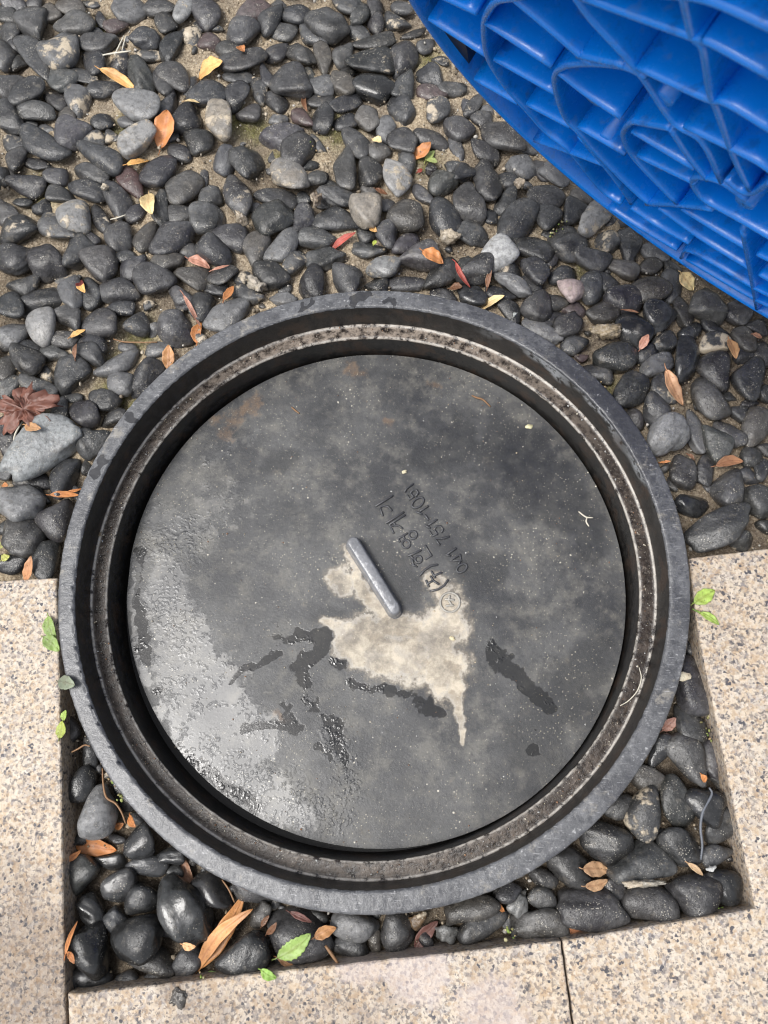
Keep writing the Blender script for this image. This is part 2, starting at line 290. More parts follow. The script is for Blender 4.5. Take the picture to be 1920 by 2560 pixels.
# ------------------------------------------------------------------ pebble list, traced from the photograph
# tile name -> (x offset, y offset, scale) ; entry: x y length width angle kind
TILES = {'A': (0, 0, 2.592), 'B': (540, 0, 2.592), 'C': (0, 400, 2.592), 'D': (540, 400, 2.592), 'E': (1100, 400, 2.592),
         'G': (1400, 700, 3.16), 'H': (0, 860, 3.456), 'I': (100, 1750, 2.592), 'J': (640, 2150, 2.592), 'K': (1200, 1600, 2.304), 'Z': (1000, 0, 3.456)}
PEB = {
'A': """70 20 200 110 25 d|220 30 100 110 80 d|60 110 170 110 30 d|220 170 215 200 80 d|60 230 150 130 0 d|135 285 150 100 -35 d|30 370 190 150 90 d
240 400 300 140 65 d|120 410 110 90 -60 d|375 350 260 210 10 m|330 95 150 120 20 b|480 60 180 120 30 b|485 160 250 140 -10 d|590 25 140 60 10 m
655 130 130 65 80 d|750 165 120 120 20 p|600 215 140 75 10 d|470 270 180 110 20 d|650 290 230 140 -20 d|610 400 200 140 55 d|785 415 165 140 -70 d
840 70 210 150 0 g|950 250 165 150 30 d|1040 50 190 110 10 d|1080 155 145 135 80 d|1195 60 170 100 -70 W|1340 80 190 160 60 d|1115 300 250 130 -75 d
955 360 180 70 10 m|910 480 220 150 65 d|1150 510 230 150 30 d|1060 540 180 110 55 d|1075 690 190 110 -80 d|75 555 210 150 -30 d|180 610 240 150 -30 d
390 530 200 140 15 d|530 490 230 100 25 m|365 650 170 110 30 d|520 650 190 160 60 m|690 580 240 110 5 d|50 770 210 160 60 d|240 740 240 130 15 d
430 755 140 100 -30 b|470 860 240 180 -25 d|890 690 290 180 0 G|895 920 250 180 -10 L|1350 620 240 180 -30 d|1240 570 130 110 80 d
1200 770 200 180 0 d|1420 795 230 165 85 T|1280 920 190 160 20 d|1165 1000 150 100 30 d|290 955 320 150 25 d|650 1035 330 170 15 d|660 790 150 90 -10 d
90 940 160 120 30 m|110 1050 140 140 90 d|240 1070 180 70 10 d|1350 180 190 70 5 m|1350 280 125 110 40 p|1235 240 130 110 20 m
830 790 130 70 5 g|735 890 110 90 0 m|605 920 150 100 -20 m|180 800 120 70 30 m|300 850 110 60 20 m|1100 885 110 80 10 m""",
'B': """235 75 230 130 -15 p|180 215 220 170 -10 d|90 320 160 120 25 d|180 410 300 140 -10 d|150 510 190 100 20 d|140 620 175 165 80 d|215 745 160 100 -20 d
285 600 150 100 85 m|370 150 180 130 -20 d|400 45 110 70 0 d|510 95 180 160 40 d|430 220 180 100 5 d|730 160 240 190 30 d|845 45 180 110 0 d
930 105 160 120 -50 d|1030 60 170 110 70 d|1040 155 120 110 60 d|1170 145 180 110 15 m|1200 60 130 90 30 m|1280 220 170 60 -10 d|630 230 200 130 50 d
930 230 180 110 20 d|1020 290 260 110 -20 d|400 345 160 110 -40 d|545 350 185 170 60 d|700 390 185 110 80 b|820 360 155 120 -70 d|1000 420 290 170 -10 d
1220 370 190 175 80 d|345 495 150 100 80 d|490 550 230 220 45 d|610 490 110 90 20 d|680 570 170 130 0 g|690 650 190 110 0 d|825 555 170 140 60 b
1025 575 240 170 -20 w|1230 550 190 130 -70 d|1200 700 220 160 80 d|395 660 150 110 40 d|840 680 200 100 -20 d|1400 490 190 120 30 d|1530 580 170 90 20 d
1400 610 190 90 15 p|1360 300 120 90 -10 d|1460 400 120 60 20 m|1430 720 160 130 -30 m|560 780 160 90 45 p|690 770 170 150 70 d|850 790 180 100 -10 d
985 780 150 140 60 b|1100 840 160 120 -70 g|420 890 260 150 5 d|405 775 120 60 0 m|920 940 210 150 70 d|1215 920 190 150 20 d|1050 990 160 120 0 b
530 990 240 170 -35 d|480 1130 260 180 30 T|610 1080 120 70 -40 d|840 1100 270 150 75 d|1000 1130 160 155 10 d|1175 1150 240 170 65 L|1230 1040 180 110 60 d
1395 900 220 110 20 d|1570 840 190 140 30 d|1560 960 180 80 60 d|1465 1190 170 160 20 d|1550 1080 120 90 -20 d|1400 1095 80 70 0 d|200 1050 200 190 40 d
60 1040 170 130 -50 d|650 930 130 70 60 m|650 1160 150 80 0 d|770 1220 170 80 10 d|380 1020 90 60 -40 d|1640 700 130 90 70 d|830 480 150 80 -20 d""",
'C': """20 110 110 110 60 d|170 175 250 125 5 d|360 110 155 120 0 d|590 95 220 110 15 d|570 200 240 120 20 d|400 240 190 110 20 d|850 150 220 130 55 P
1030 80 210 180 -60 d|1190 190 250 160 -40 b|765 255 230 140 60 d|490 360 220 210 30 L|655 390 190 100 60 d|885 350 150 100 -40 d|1050 350 250 120 75 d
1185 350 190 130 -15 d|1355 240 150 110 -20 d|1345 380 210 190 -20 d|1385 590 230 170 45 d|50 360 170 160 10 d|125 460 220 200 10 d|280 320 130 100 -20 x
150 275 120 60 5 d|370 450 270 150 30 m|510 600 230 180 -60 d|770 490 210 165 -85 d|930 500 200 140 -75 b|1120 510 320 180 -25 d|80 630 240 200 20 d
300 670 230 200 40 d|670 680 210 200 60 d|820 635 130 110 -20 d|870 710 200 130 -50 d|1085 660 190 160 10 b|1000 790 250 190 15 d|1240 770 220 140 5 b
1230 600 120 100 -20 d|1450 760 200 110 -20 d|1400 840 150 80 10 x|150 810 190 140 5 d|280 910 290 150 -10 d|470 880 210 140 75 g|600 870 200 130 80 d
775 855 260 140 8 d|780 970 190 100 -5 d|60 960 210 190 60 d|265 1080 225 175 -70 L|440 1040 190 160 0 d|655 1060 230 180 10 d|885 1070 160 140 -20 d
1140 1090 230 210 20 d|1310 950 190 175 60 d|1165 900 170 120 40 d|1480 1010 310 170 -35 g|75 1140 200 170 -60 g|410 1170 220 100 10 d|600 1210 180 140 0 d
190 1230 150 120 0 d|440 770 170 60 -10 m|600 520 110 100 0 d|1030 1230 170 100 0 g|830 1220 120 80 0 g|1000 1100 80 80 0 g|970 940 70 70 0 m|1320 130 130 60 -80 d""",
'D': """140 225 290 165 80 d|100 490 220 170 20 d|250 600 230 160 -75 b|200 880 190 110 35 m|390 240 270 120 8 d|365 390 260 230 20 d|565 385 180 140 80 d
790 250 240 140 30 d|790 400 290 160 15 d|985 330 220 200 70 T|650 130 140 90 5 d|570 260 90 90 0 d|1005 210 140 70 10 b|1235 370 230 180 10 b
1130 460 200 160 -50 d|1220 545 180 100 -20 d|1345 240 180 90 55 d|1485 380 270 180 65 d|650 510 230 150 -20 d|440 560 270 150 -50 g|985 590 220 100 8 d
970 500 120 90 10 d|505 680 180 140 -70 m|710 650 240 120 0 d|350 760 240 160 20 d|1090 690 220 130 5 W|1310 650 260 190 -20 d|635 800 220 190 -50 d
860 770 220 180 60 d|1040 810 150 110 0 d|1235 810 240 100 10 d|1455 740 260 160 -35 d|1640 710 150 140 60 d|440 910 170 80 0 g|440 850 110 70 -20 m
1475 875 170 70 15 d|170 770 110 90 0 m|240 310 90 60 0 d|1100 300 80 120 80 d|690 290 110 70 0 d""",
'E': """185 285 240 185 80 d|205 480 220 150 10 d|160 100 150 130 20 x|305 150 260 160 75 d|530 50 200 140 10 g|430 140 130 120 60 d|440 280 190 130 -50 d
500 400 290 200 -65 d|310 365 150 100 10 w|740 100 200 140 15 g|685 255 230 150 5 d|690 385 160 150 20 d|860 340 170 150 -50 d|920 240 150 110 30 b
1005 390 230 160 -60 L|835 530 250 210 35 d|610 580 240 150 15 d|690 480 80 70 0 d|1085 540 180 160 -60 M|1230 560 240 140 80 d|385 625 220 190 -50 V
225 715 210 190 10 d|440 740 170 150 20 d|610 730 200 140 35 d|795 750 170 100 0 d|975 660 240 130 8 d|1185 705 190 150 50 b|1390 600 190 110 20 g
1355 690 140 120 -20 b|460 835 270 110 20 g|580 820 170 110 30 d|400 880 210 90 10 d|205 885 190 120 5 w|850 855 190 150 10 R|980 820 220 150 -80 d
1090 800 150 130 70 d|1345 850 240 210 30 b|1200 900 220 200 40 d|1490 820 200 150 70 d|740 920 150 120 40 d|620 960 190 180 0 d|460 990 190 110 40 d
870 980 150 110 10 p|1055 985 210 150 0 b|1440 1020 220 190 -10 w|1250 1100 240 190 60 w|1570 980 210 110 80 b|710 1040 210 100 -20 d|815 1085 190 130 -20 d
660 1120 260 80 30 g|870 1200 160 110 -20 d|1440 1190 170 130 -10 d|1500 700 130 70 30 d|1100 400 80 70 0 d|1160 410 90 60 0 d|1060 700 110 80 40 d|720 660 90 80 0 d""",
'G': """1170 190 270 230 10 q|1410 260 210 190 10 d|1220 380 220 120 10 d|1030 400 180 150 -60 w|1220 500 230 150 5 M|1000 620 360 200 -75 w|1455 480 230 150 40 b
1590 590 200 150 80 d|1250 710 310 250 40 d|670 590 190 150 0 d|440 600 300 260 30 d|750 680 270 150 -15 g|290 740 260 170 35 d|540 880 300 230 -30 d
820 880 240 170 45 m|750 1040 270 200 50 d|1180 930 360 230 55 b|1490 810 310 240 75 d|850 1240 320 290 -60 G|1080 1200 340 150 80 g|1230 1300 290 190 75 d
1330 1210 260 190 60 d|1540 1170 310 220 -60 b|1410 1050 170 120 20 d|1430 590 150 130 40 d|1610 900 130 120 0 d|590 1100 180 130 50 d|960 1520 260 200 80 d
1135 1510 240 150 80 d|1350 1640 310 260 -60 d|1480 1560 150 130 60 d|1590 1500 200 130 80 d|1580 1750 250 220 70 d|870 1620 130 80 60 b|1040 1770 270 180 20 w
1270 1960 500 270 -30 Q|1430 2060 200 150 0 d|1500 1400 160 150 60 d|1610 1350 120 100 0 d|1630 1960 150 120 60 d|820 1490 90 70 0 b|165 620 110 60 10 p
1560 370 180 110 30 d|1330 930 130 90 20 d|1500 990 140 80 0 d|1180 1640 100 80 30 d|1090 960 120 90 70 d""",
'H': """60 200 240 170 -60 b|260 140 280 240 60 d|480 90 260 140 20 d|800 110 280 200 50 d|630 270 330 270 -70 d|1030 170 370 200 -50 g|1050 340 230 200 30 g
900 490 240 180 25 d|1270 290 350 230 -60 d|60 380 240 180 -60 d|330 400 330 180 25 d|530 600 200 190 60 d|740 600 270 210 35 d|620 470 190 80 0 d
980 640 240 130 -30 d|790 860 290 270 20 d|350 890 690 350 -33 K|90 800 300 240 60 d|40 1090 240 190 0 d|280 1180 300 140 5 d|560 1150 360 210 -50 w
170 1370 350 330 10 G|340 1320 200 110 50 w|490 1500 350 290 -55 d|210 1660 350 330 -60 b|60 1600 170 150 20 d|410 1860 330 270 -55 d|100 1900 290 180 -20 w
760 1060 150 90 -70 d|660 1290 110 70 80 d|400 260 180 110 35 m""",
'I': """205 190 170 110 80 d|310 340 230 110 70 w|260 560 240 190 -30 w|360 740 290 270 60 G|520 600 260 110 55 d|650 920 230 200 80 w|700 1070 250 130 5 w
850 1000 190 120 10 w|270 1130 250 215 88 d|460 1050 190 110 0 d|530 1190 240 180 -50 d|500 900 120 70 0 d|650 1300 230 200 -50 w|940 1360 470 280 58 X
1110 1250 280 190 60 d|340 1370 230 190 -70 d|500 1440 180 150 60 w|345 1620 300 270 50 Y|640 1550 340 280 -30 Y|700 1680 360 170 5 d|320 1800 260 180 20 w
960 1700 240 170 -70 d|1320 1660 330 300 -10 d|850 1490 200 120 20 d|570 1800 140 90 0 d|790 1790 230 80 0 d|1370 1250 260 140 30 d|860 1110 140 90 0 d
640 770 120 80 20 d|1430 1390 170 140 -30 b""",
'J': """260 510 430 330 45 d|390 370 160 90 20 d|640 430 290 170 10 g|610 565 230 150 0 d|915 470 270 210 70 d|1390 310 340 170 -20 b|1470 430 320 170 -10 d
1240 480 150 120 0 J|1060 390 130 100 -30 B|770 520 180 80 85 b|1620 220 160 100 0 d""",
'Z': """640 930 230 110 -65 d|765 975 150 95 30 g|890 1185 430 220 20 d|715 1060 210 150 20 d|730 1310 270 160 35 d|1080 1290 200 110 30 d|1230 1480 230 140 35 d""",
'K': """1220 260 330 170 80 d|1200 490 250 150 50 d|1320 680 220 120 85 d|1195 690 310 180 65 d|1040 650 220 120 -70 w|950 800 200 150 10 b|1130 930 310 190 70 d
950 990 280 200 -60 m|800 960 180 130 -40 d|1300 950 250 200 60 w|1390 1070 230 160 -60 d|1370 820 160 80 70 d|720 1170 330 240 5 d|910 1270 360 230 -10 d
1150 1190 240 220 0 d|1360 1240 180 130 -10 d|510 1300 280 190 30 d|360 1370 170 100 30 d|650 1540 390 250 15 d|960 1520 290 220 -10 d|770 1430 140 130 40 d
1230 1460 300 260 30 d|1410 1420 230 190 60 w|340 1625 310 180 5 b|230 1510 150 120 -60 J|370 1490 180 120 30 d|160 1450 150 110 -20 d|1200 50 110 80 80 d
1000 1120 190 80 10 d"""}
# kind -> (tone rgb, crust, wet, dust, words)
KIND = {'d': ((.028, .0285, .030), .0, .0, .42, 'dark grey'), 'g': ((.11, .11, .112), .15, .0, .8, 'mid grey'), 'G': ((.20, .20, .20), .2, .0, 1.3, 'pale grey'),
        'L': ((.31, .30, .285), .7, .0, .9, 'light mottled'), 'V': ((.44, .44, .43), .1, .0, .6, 'smooth pale grey'), 'T': ((.27, .235, .19), .7, .0, .8, 'light tan'),
        'W': ((.28, .28, .275), .6, .35, 1.0, 'whitish'), 'b': ((.045, .040, .034), .15, .0, .35, 'brownish grey'), 'p': ((.085, .058, .056), .2, .0, .3, 'purplish brown'),
        'P': ((.075, .038, .035), .35, .0, .1, 'dark maroon'), 'R': ((.46, .36, .34), .35, .0, .3, 'pinkish white'), 'm': ((.045, .045, .046), .75, .0, .5, 'sand crusted'),
        'M': ((.05, .05, .05), .95, .0, .5, 'cement splashed'), 'x': ((.020, .020, .022), .1, .2, .1, 'rough black'), 'w': ((.030, .031, .033), .05, .85, .15, 'wet dark'),
        'q': ((.052, .050, .046), .1, .0, .3, 'squarish dark'), 'Q': ((.045, .045, .044), .2, .0, .3, 'large smooth dark'), 'K': ((.29, .305, .305), .1, .0, 1.2, 'big angular pale grey'),
        'X': ((.022, .024, .024), .1, 1.0, .6, 'large lumpy wet'), 'Y': ((.022, .022, .022), .1, 1.0, .2, 'round glossy wet'), 'J': ((.17, .17, .165), .3, .1, .5, 'jagged pale grey'),
        'B': ((.16, .10, .05), .5, .0, .1, 'rusty brown')}
# the pit between the paving slabs: photo corner points on the slab top
Z_PAVE = -.02
def g2(u, v, z=Z_PAVE): p = gp(u, v, z); return (p[0], p[1])
PIT = [g2(141, 1444), g2(150, 1750), g2(162, 2483), g2(1408, 2351), g2(1890, 2272), g2(1749, 1600), g2(1722, 1395)]
def in_pit(x, y): return y < (.0 + .03 * x)

UNIT = {}
def unit(sub):
    if sub not in UNIT:
        bm = bmesh.new(); bmesh.ops.create_icosphere(bm, subdivisions=sub, radius=1)
        bm.verts.ensure_lookup_table()
        UNIT[sub] = (np.array([v.co[:] for v in bm.verts]), np.array([[v.index for v in f.verts] for f in bm.faces], dtype=np.int32)); bm.free()
    return UNIT[sub]
def pebble_mesh(L, W, T, rng, kind='d', sub=4):
    v, fa = unit(sub)
    n = int(rng.integers(11, 18)); nn = rng.normal(size=(n, 3)); nn /= np.linalg.norm(nn, axis=1)[:, None]
    nn[0] = (0, 0, 1.); nn[1] = (0, 0, -1.); h = rng.uniform(.78, 1.2, n); h[0] = rng.uniform(.8, 1.05)
    p = rng.uniform(3.2, 6.5)
    if kind in 'KJxB': p = rng.uniform(22, 30)
    if kind in 'q': p = 14
    dd = np.clip(v @ nn.T, 0, None) / h
    r_ = 1.0 / ((dd ** p).sum(1) ** (1 / p) + .12)
    r_ = np.minimum(r_, 1.6)
    q = v * r_[:, None]
    for k in range(4):
        a = rng.normal(size=3) * (1.6 + 1.3 * k); ph = rng.uniform(0, 6.28)
        amp = (.055, .035, .02, .012)[k] * (2.2 if kind in 'KJxBX' else 1)
        q = q * (1 + amp * np.sin(q @ a + ph))[:, None]
    q[:, 1] *= 1 + rng.uniform(-.28, .28) * q[:, 0]
    q[:, 1] += rng.uniform(-.14, .14) * (q[:, 0] ** 2)
    q -= (q.max(0) + q.min(0)) / 2; q /= (q.max(0) - q.min(0)) / 2
    return q * np.array([L / 2, W / 2, T / 2]), fa

pebs = []   # dict per pebble
for tname, txt in PEB.items():
    ox, oy, sc = TILES[tname]
    for e in txt.replace('\n', '|').split('|'):
        a = e.split(); x, y, L, W, an = map(float, a[:5]); k = a[5]
        u, v = ox + x / sc, oy + y / sc
        if W > L: L, W = W, L; an += 90
        pebs.append(dict(u=u, v=v, L=L / sc, W=W / sc, an=an, k=k))
def place(p, rng):
    u, v, an = p['u'], p['v'], rad(p['an'])
    ground = gp(u, v, -.03); pit = in_pit(ground[0], ground[1])
    px = CAM[2] / F * 1.0
    T = p['W'] * px * rng.uniform(.72, .9)
    bed = -.066 if pit else -.050
    zc = bed + T * (.44 if pit else .42) + rng.uniform(0, .004)
    if p['k'] in 'LVGRKXYTWQ': zc += .006
    c = gp(u, v, zc); du, dv = math.cos(an), math.sin(an)
    a1, a0 = gp(u + du * p['L'] / 2, v + dv * p['L'] / 2, zc), gp(u - du * p['L'] / 2, v - dv * p['L'] / 2, zc)
    b1, b0 = gp(u - dv * p['W'] / 2, v + du * p['W'] / 2, zc), gp(u + dv * p['W'] / 2, v - du * p['W'] / 2, zc)
    ax = a1 - a0; L = np.linalg.norm(ax); W = abs(np.cross(ax[:2] / L, (b1 - b0)[:2])); W = max(W, .4 * L)
    shr = 1.11 if pit else 1.12
    return c, L * shr, W * shr, min(T, .9 * W), math.atan2(ax[1], ax[0]), pit
for i, p in enumerate(pebs):
    rng = np.random.default_rng(1000 + i)
    p['c'], p['l'], p['w'], p['t'], p['rot'], p['pit'] = place(p, rng)
pebs = [p for p in pebs if -40 < p['u'] < 1960 and -40 < p['v'] < 2600 and (math.hypot(p['c'][0], p['c'][1]) > .384)]
# settle: where two pebbles overlap strongly the one nearer the top of the heap is lifted
order = sorted(range(len(pebs)), key=lambda i: (pebs[i]['k'] in 'LVGRKXYTWQ', pebs[i]['l'] * pebs[i]['w']))
for a in range(len(pebs)):
    pa = pebs[a]
    for b in range(a):
        pb = pebs[b]
        dxy = math.hypot(pa['c'][0] - pb['c'][0], pa['c'][1] - pb['c'][1]); rr = (pa['l'] + pa['w'] + pb['l'] + pb['w']) / 8
        if dxy < 1.5 * rr and abs(pa['c'][2] - pb['c'][2]) < .006:
            lift = (1.5 - dxy / rr) * .010
            q = pa if (pa['k'] in 'LVGRKXYTWQ' or pa['l'] * pa['w'] > pb['l'] * pb['w']) and not (pb['k'] in 'LVGRKXYTWQ') else pb
            dz = min(lift, .007); q['c'] = q['c'] + np.array([0, 0, dz])
pit_cap = -.012
for p in pebs:
    top = p['c'][2] + p['t'] / 2
    rr = math.hypot(p['c'][0], p['c'][1])
    if rr - p['l'] * .5 < .40 and top > -.03: p['c'][2] -= (top + .03)
    elif p['pit'] and top > pit_cap and p['k'] not in 'XY': p['c'][2] -= (top - pit_cap)
def top_z(x, y):
    best = -.066 if in_pit(x, y) else -.047
    for p in pebs:
        dx, dy = x - p['c'][0], y - p['c'][1]
        if abs(dx) > .06 or abs(dy) > .06: continue
        c_, s_ = math.cos(p['rot']), math.sin(p['rot']); a = (dx * c_ + dy * s_) / (p['l'] / 2); b = (-dx * s_ + dy * c_) / (p['w'] / 2)
        q = a * a + b * b
        if q < 1: best = max(best, p['c'][2] + p['t'] / 2 * math.sqrt(1 - q))
    return best

# ------------------------------------------------------------------ ground, path of pebbles and paving
def build_bed():
    xs = np.arange(-1.35, 1.45, .0065); ys = np.arange(-.8, 1.75, .0065); nx, ny = len(xs), len(ys)
    X, Y = np.meshgrid(xs, ys); z = np.full(X.shape, -.047)
    pit = Y < .03 * X
    z = np.where(pit, -.066, z)
    rng = np.random.default_rng(5)
    def fbm(X, Y, f0, n, seed):
        r_ = np.random.default_rng(seed); o = 0
        for k in range(n):
            a = r_.uniform(0, 6.28); ff = f0 * r_.uniform(.7, 1.4); o = o + np.sin(X * ff * math.cos(a) + Y * ff * math.sin(a) + r_.uniform(0, 6.28) + 1.5 * np.sin(X * ff * .6 * math.sin(a) - Y * ff * .6 * math.cos(a)))
        return o / n
    n1 = fbm(X, Y, 45, 7, 1); n2 = fbm(X, Y, 130, 7, 2); n3 = fbm(X, Y, 320, 6, 3)
    z = z + .010 * n1 + .006 * n2 + .004 * n3 + rng.normal(size=X.shape) * .0007
    rr = np.hypot(X, Y); z = np.where(rr < .372, -.16, z)
    col = np.zeros(X.shape + (3,)); sand = np.array([.66, .55, .39]); dirt = np.array([.13, .10, .07]); pale = np.array([.62, .53, .41])
    t = np.clip(.5 + 1.1 * n1 + .5 * n2, 0, 1)[..., None]; col = sand * t + pale * .75 * (1 - t)
    dd = np.clip((np.clip(.22 + 1.3 * fbm(X, Y, 16, 6, 9), 0, 1))[..., None] * .7, 0, 1); col = col * (1 - dd) + dirt * dd
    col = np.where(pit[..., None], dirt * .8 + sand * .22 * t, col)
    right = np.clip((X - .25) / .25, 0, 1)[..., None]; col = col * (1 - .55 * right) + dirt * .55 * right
    moss = np.array([.19, .19, .04])
    for (u, v, r_) in ((350, 835, .035), (290, 900, .02), (262, 970, .02), (315, 1000, .02), (1500, 975, .03), (1475, 665, .03), (120, 480, .035), (845, 325, .04), (1070, 145, .03), (255, 60, .02), (1395, 580, .02), (700, 400, .02), (1062, 400, .03), (640, 320, .03), (300, 320, .03), (90, 460, .03), (590, 300, .03), (1480, 2330, .03), (1580, 2290, .02)):
        g = gp(u, v, -.045); q = np.exp(-((X - g[0]) ** 2 + (Y - g[1]) ** 2) / (r_ * .8) ** 2) * np.clip(.9 + n3, .2, 1.4); q = np.clip(q, 0, .85)[..., None]; col = col * (1 - q) + moss * q
    v = np.stack([X, Y, z], -1).reshape(-1, 3); i = np.arange(nx * ny).reshape(ny, nx)
    fa = np.stack([i[:-1, :-1], i[:-1, 1:], i[1:, 1:], i[1:, :-1]], -1).reshape(-1, 4)
    cx = v[fa].mean(1); keep = np.hypot(cx[:, 0], cx[:, 1]) > .366
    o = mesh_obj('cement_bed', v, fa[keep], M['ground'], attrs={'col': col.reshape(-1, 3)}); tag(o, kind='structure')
    n = 40; R = 40.0                                     # far ground, one sheet with the hole of the shaft left out
    vv = []; ff = []
    for rr_, zz in ((.5, -.17), (3, -.10), (R, -.10)):
        for k in range(n): a = 2 * math.pi * k / n; vv.append((rr_ * math.cos(a), rr_ * math.sin(a), zz))
    for b in range(2):
        for k in range(n): ff.append((b * n + k, b * n + (k + 1) % n, (b + 1) * n + (k + 1) % n, (b + 1) * n + k))
    g = mesh_obj('ground', vv, ff, M['ground'], attrs={'col': np.array([.3, .25, .18])}); tag(g, kind='structure')
build_bed()

def slab(poly, name='paving_slab', ztop=Z_PAVE, thick=.09, stain_shade_spots=()):
    poly = [tuple(map(float, p)) for p in poly]
    bm = bmesh.new(); tv = [bm.verts.new((x, y, ztop)) for x, y in poly]; fc = bm.faces.new(tv)
    if fc.normal.z < 0 or (fc.normal_update() or fc.normal.z < 0): fc.normal_flip()
    ex = bmesh.ops.extrude_face_region(bm, geom=[fc]); bmesh.ops.translate(bm, verts=[e for e in ex['geom'] if isinstance(e, bmesh.types.BMVert)], vec=(0, 0, -thick))
    bmesh.ops.recalc_face_normals(bm, faces=bm.faces)
    ed = [e for e in bm.edges if abs(e.verts[0].co.z - ztop) < 1e-6 and abs(e.verts[1].co.z - ztop) < 1e-6]
    bmesh.ops.bevel(bm, geom=ed, offset=.0035, segments=3, profile=.6, affect='EDGES')
    bmesh.ops.triangulate(bm, faces=bm.faces)
    for _ in range(14):
        long = []
        for e in bm.edges:
            mx, my = (e.verts[0].co.x + e.verts[1].co.x) / 2, (e.verts[0].co.y + e.verts[1].co.y) / 2
            out_ = math.hypot(max(0, abs(mx) - .55), max(0, -.58 - my)); le = e.calc_length()
            if le > max(.013, .7 * (out_ - le * .5)): long.append(e)
        if not long: break
        bmesh.ops.subdivide_edges(bm, edges=long, cuts=1); bmesh.ops.triangulate(bm, faces=[f_ for f_ in bm.faces if len(f_.verts) > 3])
        if len(bm.verts) > 40000: break
    vs = np.array([v.co[:] for v in bm.verts]); fa = [[v.index for v in f_.verts] for f_ in bm.faces]
    bm.verts.index_update(); fa = np.array([[v.index for v in f_.verts] for f_ in bm.faces], dtype=np.int32); bm.free()
    X, Y, Z = vs.T
    wob = .00045 * np.sin(X * 210 + 3 * np.sin(Y * 160)) * np.sin(Y * 190 + 2 * np.sin(X * 130)) + .0002 * np.sin(X * 520 + Y * 430)
    vs = vs + np.stack([wob, -wob, wob * .4], 1)
    st = np.zeros((len(vs), 3))
    for (u, v, r_, ch, a) in stain_shade_spots:
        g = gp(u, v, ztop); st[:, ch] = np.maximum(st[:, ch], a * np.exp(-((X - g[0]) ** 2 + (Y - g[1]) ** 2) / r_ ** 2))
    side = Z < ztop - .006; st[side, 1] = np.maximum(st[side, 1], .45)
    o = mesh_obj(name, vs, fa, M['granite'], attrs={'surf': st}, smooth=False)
    return tag(o, kind='structure')
e_l = [g2(0, 1452), g2(141, 1444), g2(150, 1750), g2(162, 2483), g2(165, 2560)]
def ext(p, q, t): return (p[0] + (q[0] - p[0]) * t, p[1] + (q[1] - p[1]) * t)
G_ = .0022
left_far = ext(e_l[1], e_l[0], 9); left_dn = ext(e_l[3], e_l[4], 7)
slab([left_far, e_l[1], e_l[2], e_l[3], left_dn, (left_far[0], left_dn[1])], stain_shade_spots=((20, 2540, .10, 1, 1.0), (90, 2420, .06, 1, .8), (0, 2350, .05, 1, .6), (60, 2200, .07, 1, .55), (120, 2000, .06, 1, .35), (60, 2420, .12, 1, .8)))  # lower corner spots paint a standing person's soft shadow over brownish damp
b0, b1, b2 = g2(164, 2486), g2(1402, 2352), g2(1436, 2600)
bl = (left_dn[0] + G_ * 2, left_dn[1])
j_dn = ext(b1, b2, 3)
slab([(b0[0] + G_, b0[1]), b1, j_dn, (bl[0], j_dn[1])], stain_shade_spots=((500, 2560, .12, 1, .55), (900, 2560, .12, 1, .5), (1250, 2500, .12, 1, .4), (1040, 2420, .05, 0, .8), (900, 2410, .04, 0, .6), (700, 2530, .06, 1, .5), (250, 2540, .07, 1, .5), (1230, 2540, .06, 0, .7), (430, 2470, .02, 1, 1.0)))
c1, c2, c3 = g2(1411, 2350), g2(1890, 2272), g2(1749, 1600); c4 = g2(1722, 1395); c5 = ext(c4, g2(1920, 1371), 6)
slab([(b1[0] + G_, b1[1]), c2, c3, c4, c5, (c5[0], j_dn[1]), (j_dn[0] + G_, j_dn[1])], stain_shade_spots=((1500, 2480, .1, 1, .35), (1900, 1500, .03, 1, .3), (1700, 2500, .05, 1, .3)))

# ------------------------------------------------------------------ manhole frame and lid
def outer_r(th): return .4 + .0004 * np.cos(th) + .0001 * np.sin(th) + .0002 * np.cos(2 * th) + .0005 * np.cos(3 * th)
def inner_off(th): return -.0022 * np.cos(th) - .0008 * np.sin(th) + .0012 * np.cos(2 * th) + .0011 * np.cos(3 * th)
def revolve(name, prof, mat, parent, seg=900, chips=0.0, painter=None, off=True, seed=1):
    th = np.linspace(0, 2 * np.pi, seg, endpoint=False); P = np.array(prof)
    r_ = np.random.default_rng(seed)
    V = []; 
    for j, (rr_, zz) in enumerate(P):
        b = np.full(seg, rr_) + (inner_off(th) if (off and rr_ < .379) else (outer_r(th) - .4) if rr_ > .379 else 0)
        nz = sum(r_.uniform(.3, 1) * np.sin(th * int(f_) + r_.uniform(0, 6.28)) for f_ in r_.integers(20, 240, 10)) / 5
        b = b + chips * nz * .5; zz_ = zz + chips * .35 * np.roll(nz, j * 7)
        V.append(np.stack([b * np.cos(th), b * np.sin(th), zz_], 1))
    V = np.array(V); n = len(P); i = np.arange(n * seg).reshape(n, seg); nx = np.roll(i, -1, 1)
    fa = np.stack([i[:-1], nx[:-1], nx[1:], i[1:]], -1).reshape(-1, 4)
    V = V.reshape(-1, 3); at = painter(V) if painter else np.zeros((len(V), 3))
    return mesh_obj(name, V, fa[:, ::-1] if P[0][0] < P[-1][0] else fa, mat, parent, attrs={'mask': at})
def dense(prof, step=.002):
    o = [prof[0]]
    for a, b in zip(prof[:-1], prof[1:]):
        n = max(1, int(math.hypot(a[0] - b[0], a[1] - b[1]) / step))
        o += [(a[0] + (b[0] - a[0]) * k / n, a[1] + (b[1] - a[1]) * k / n) for k in range(1, n + 1)]
    return o
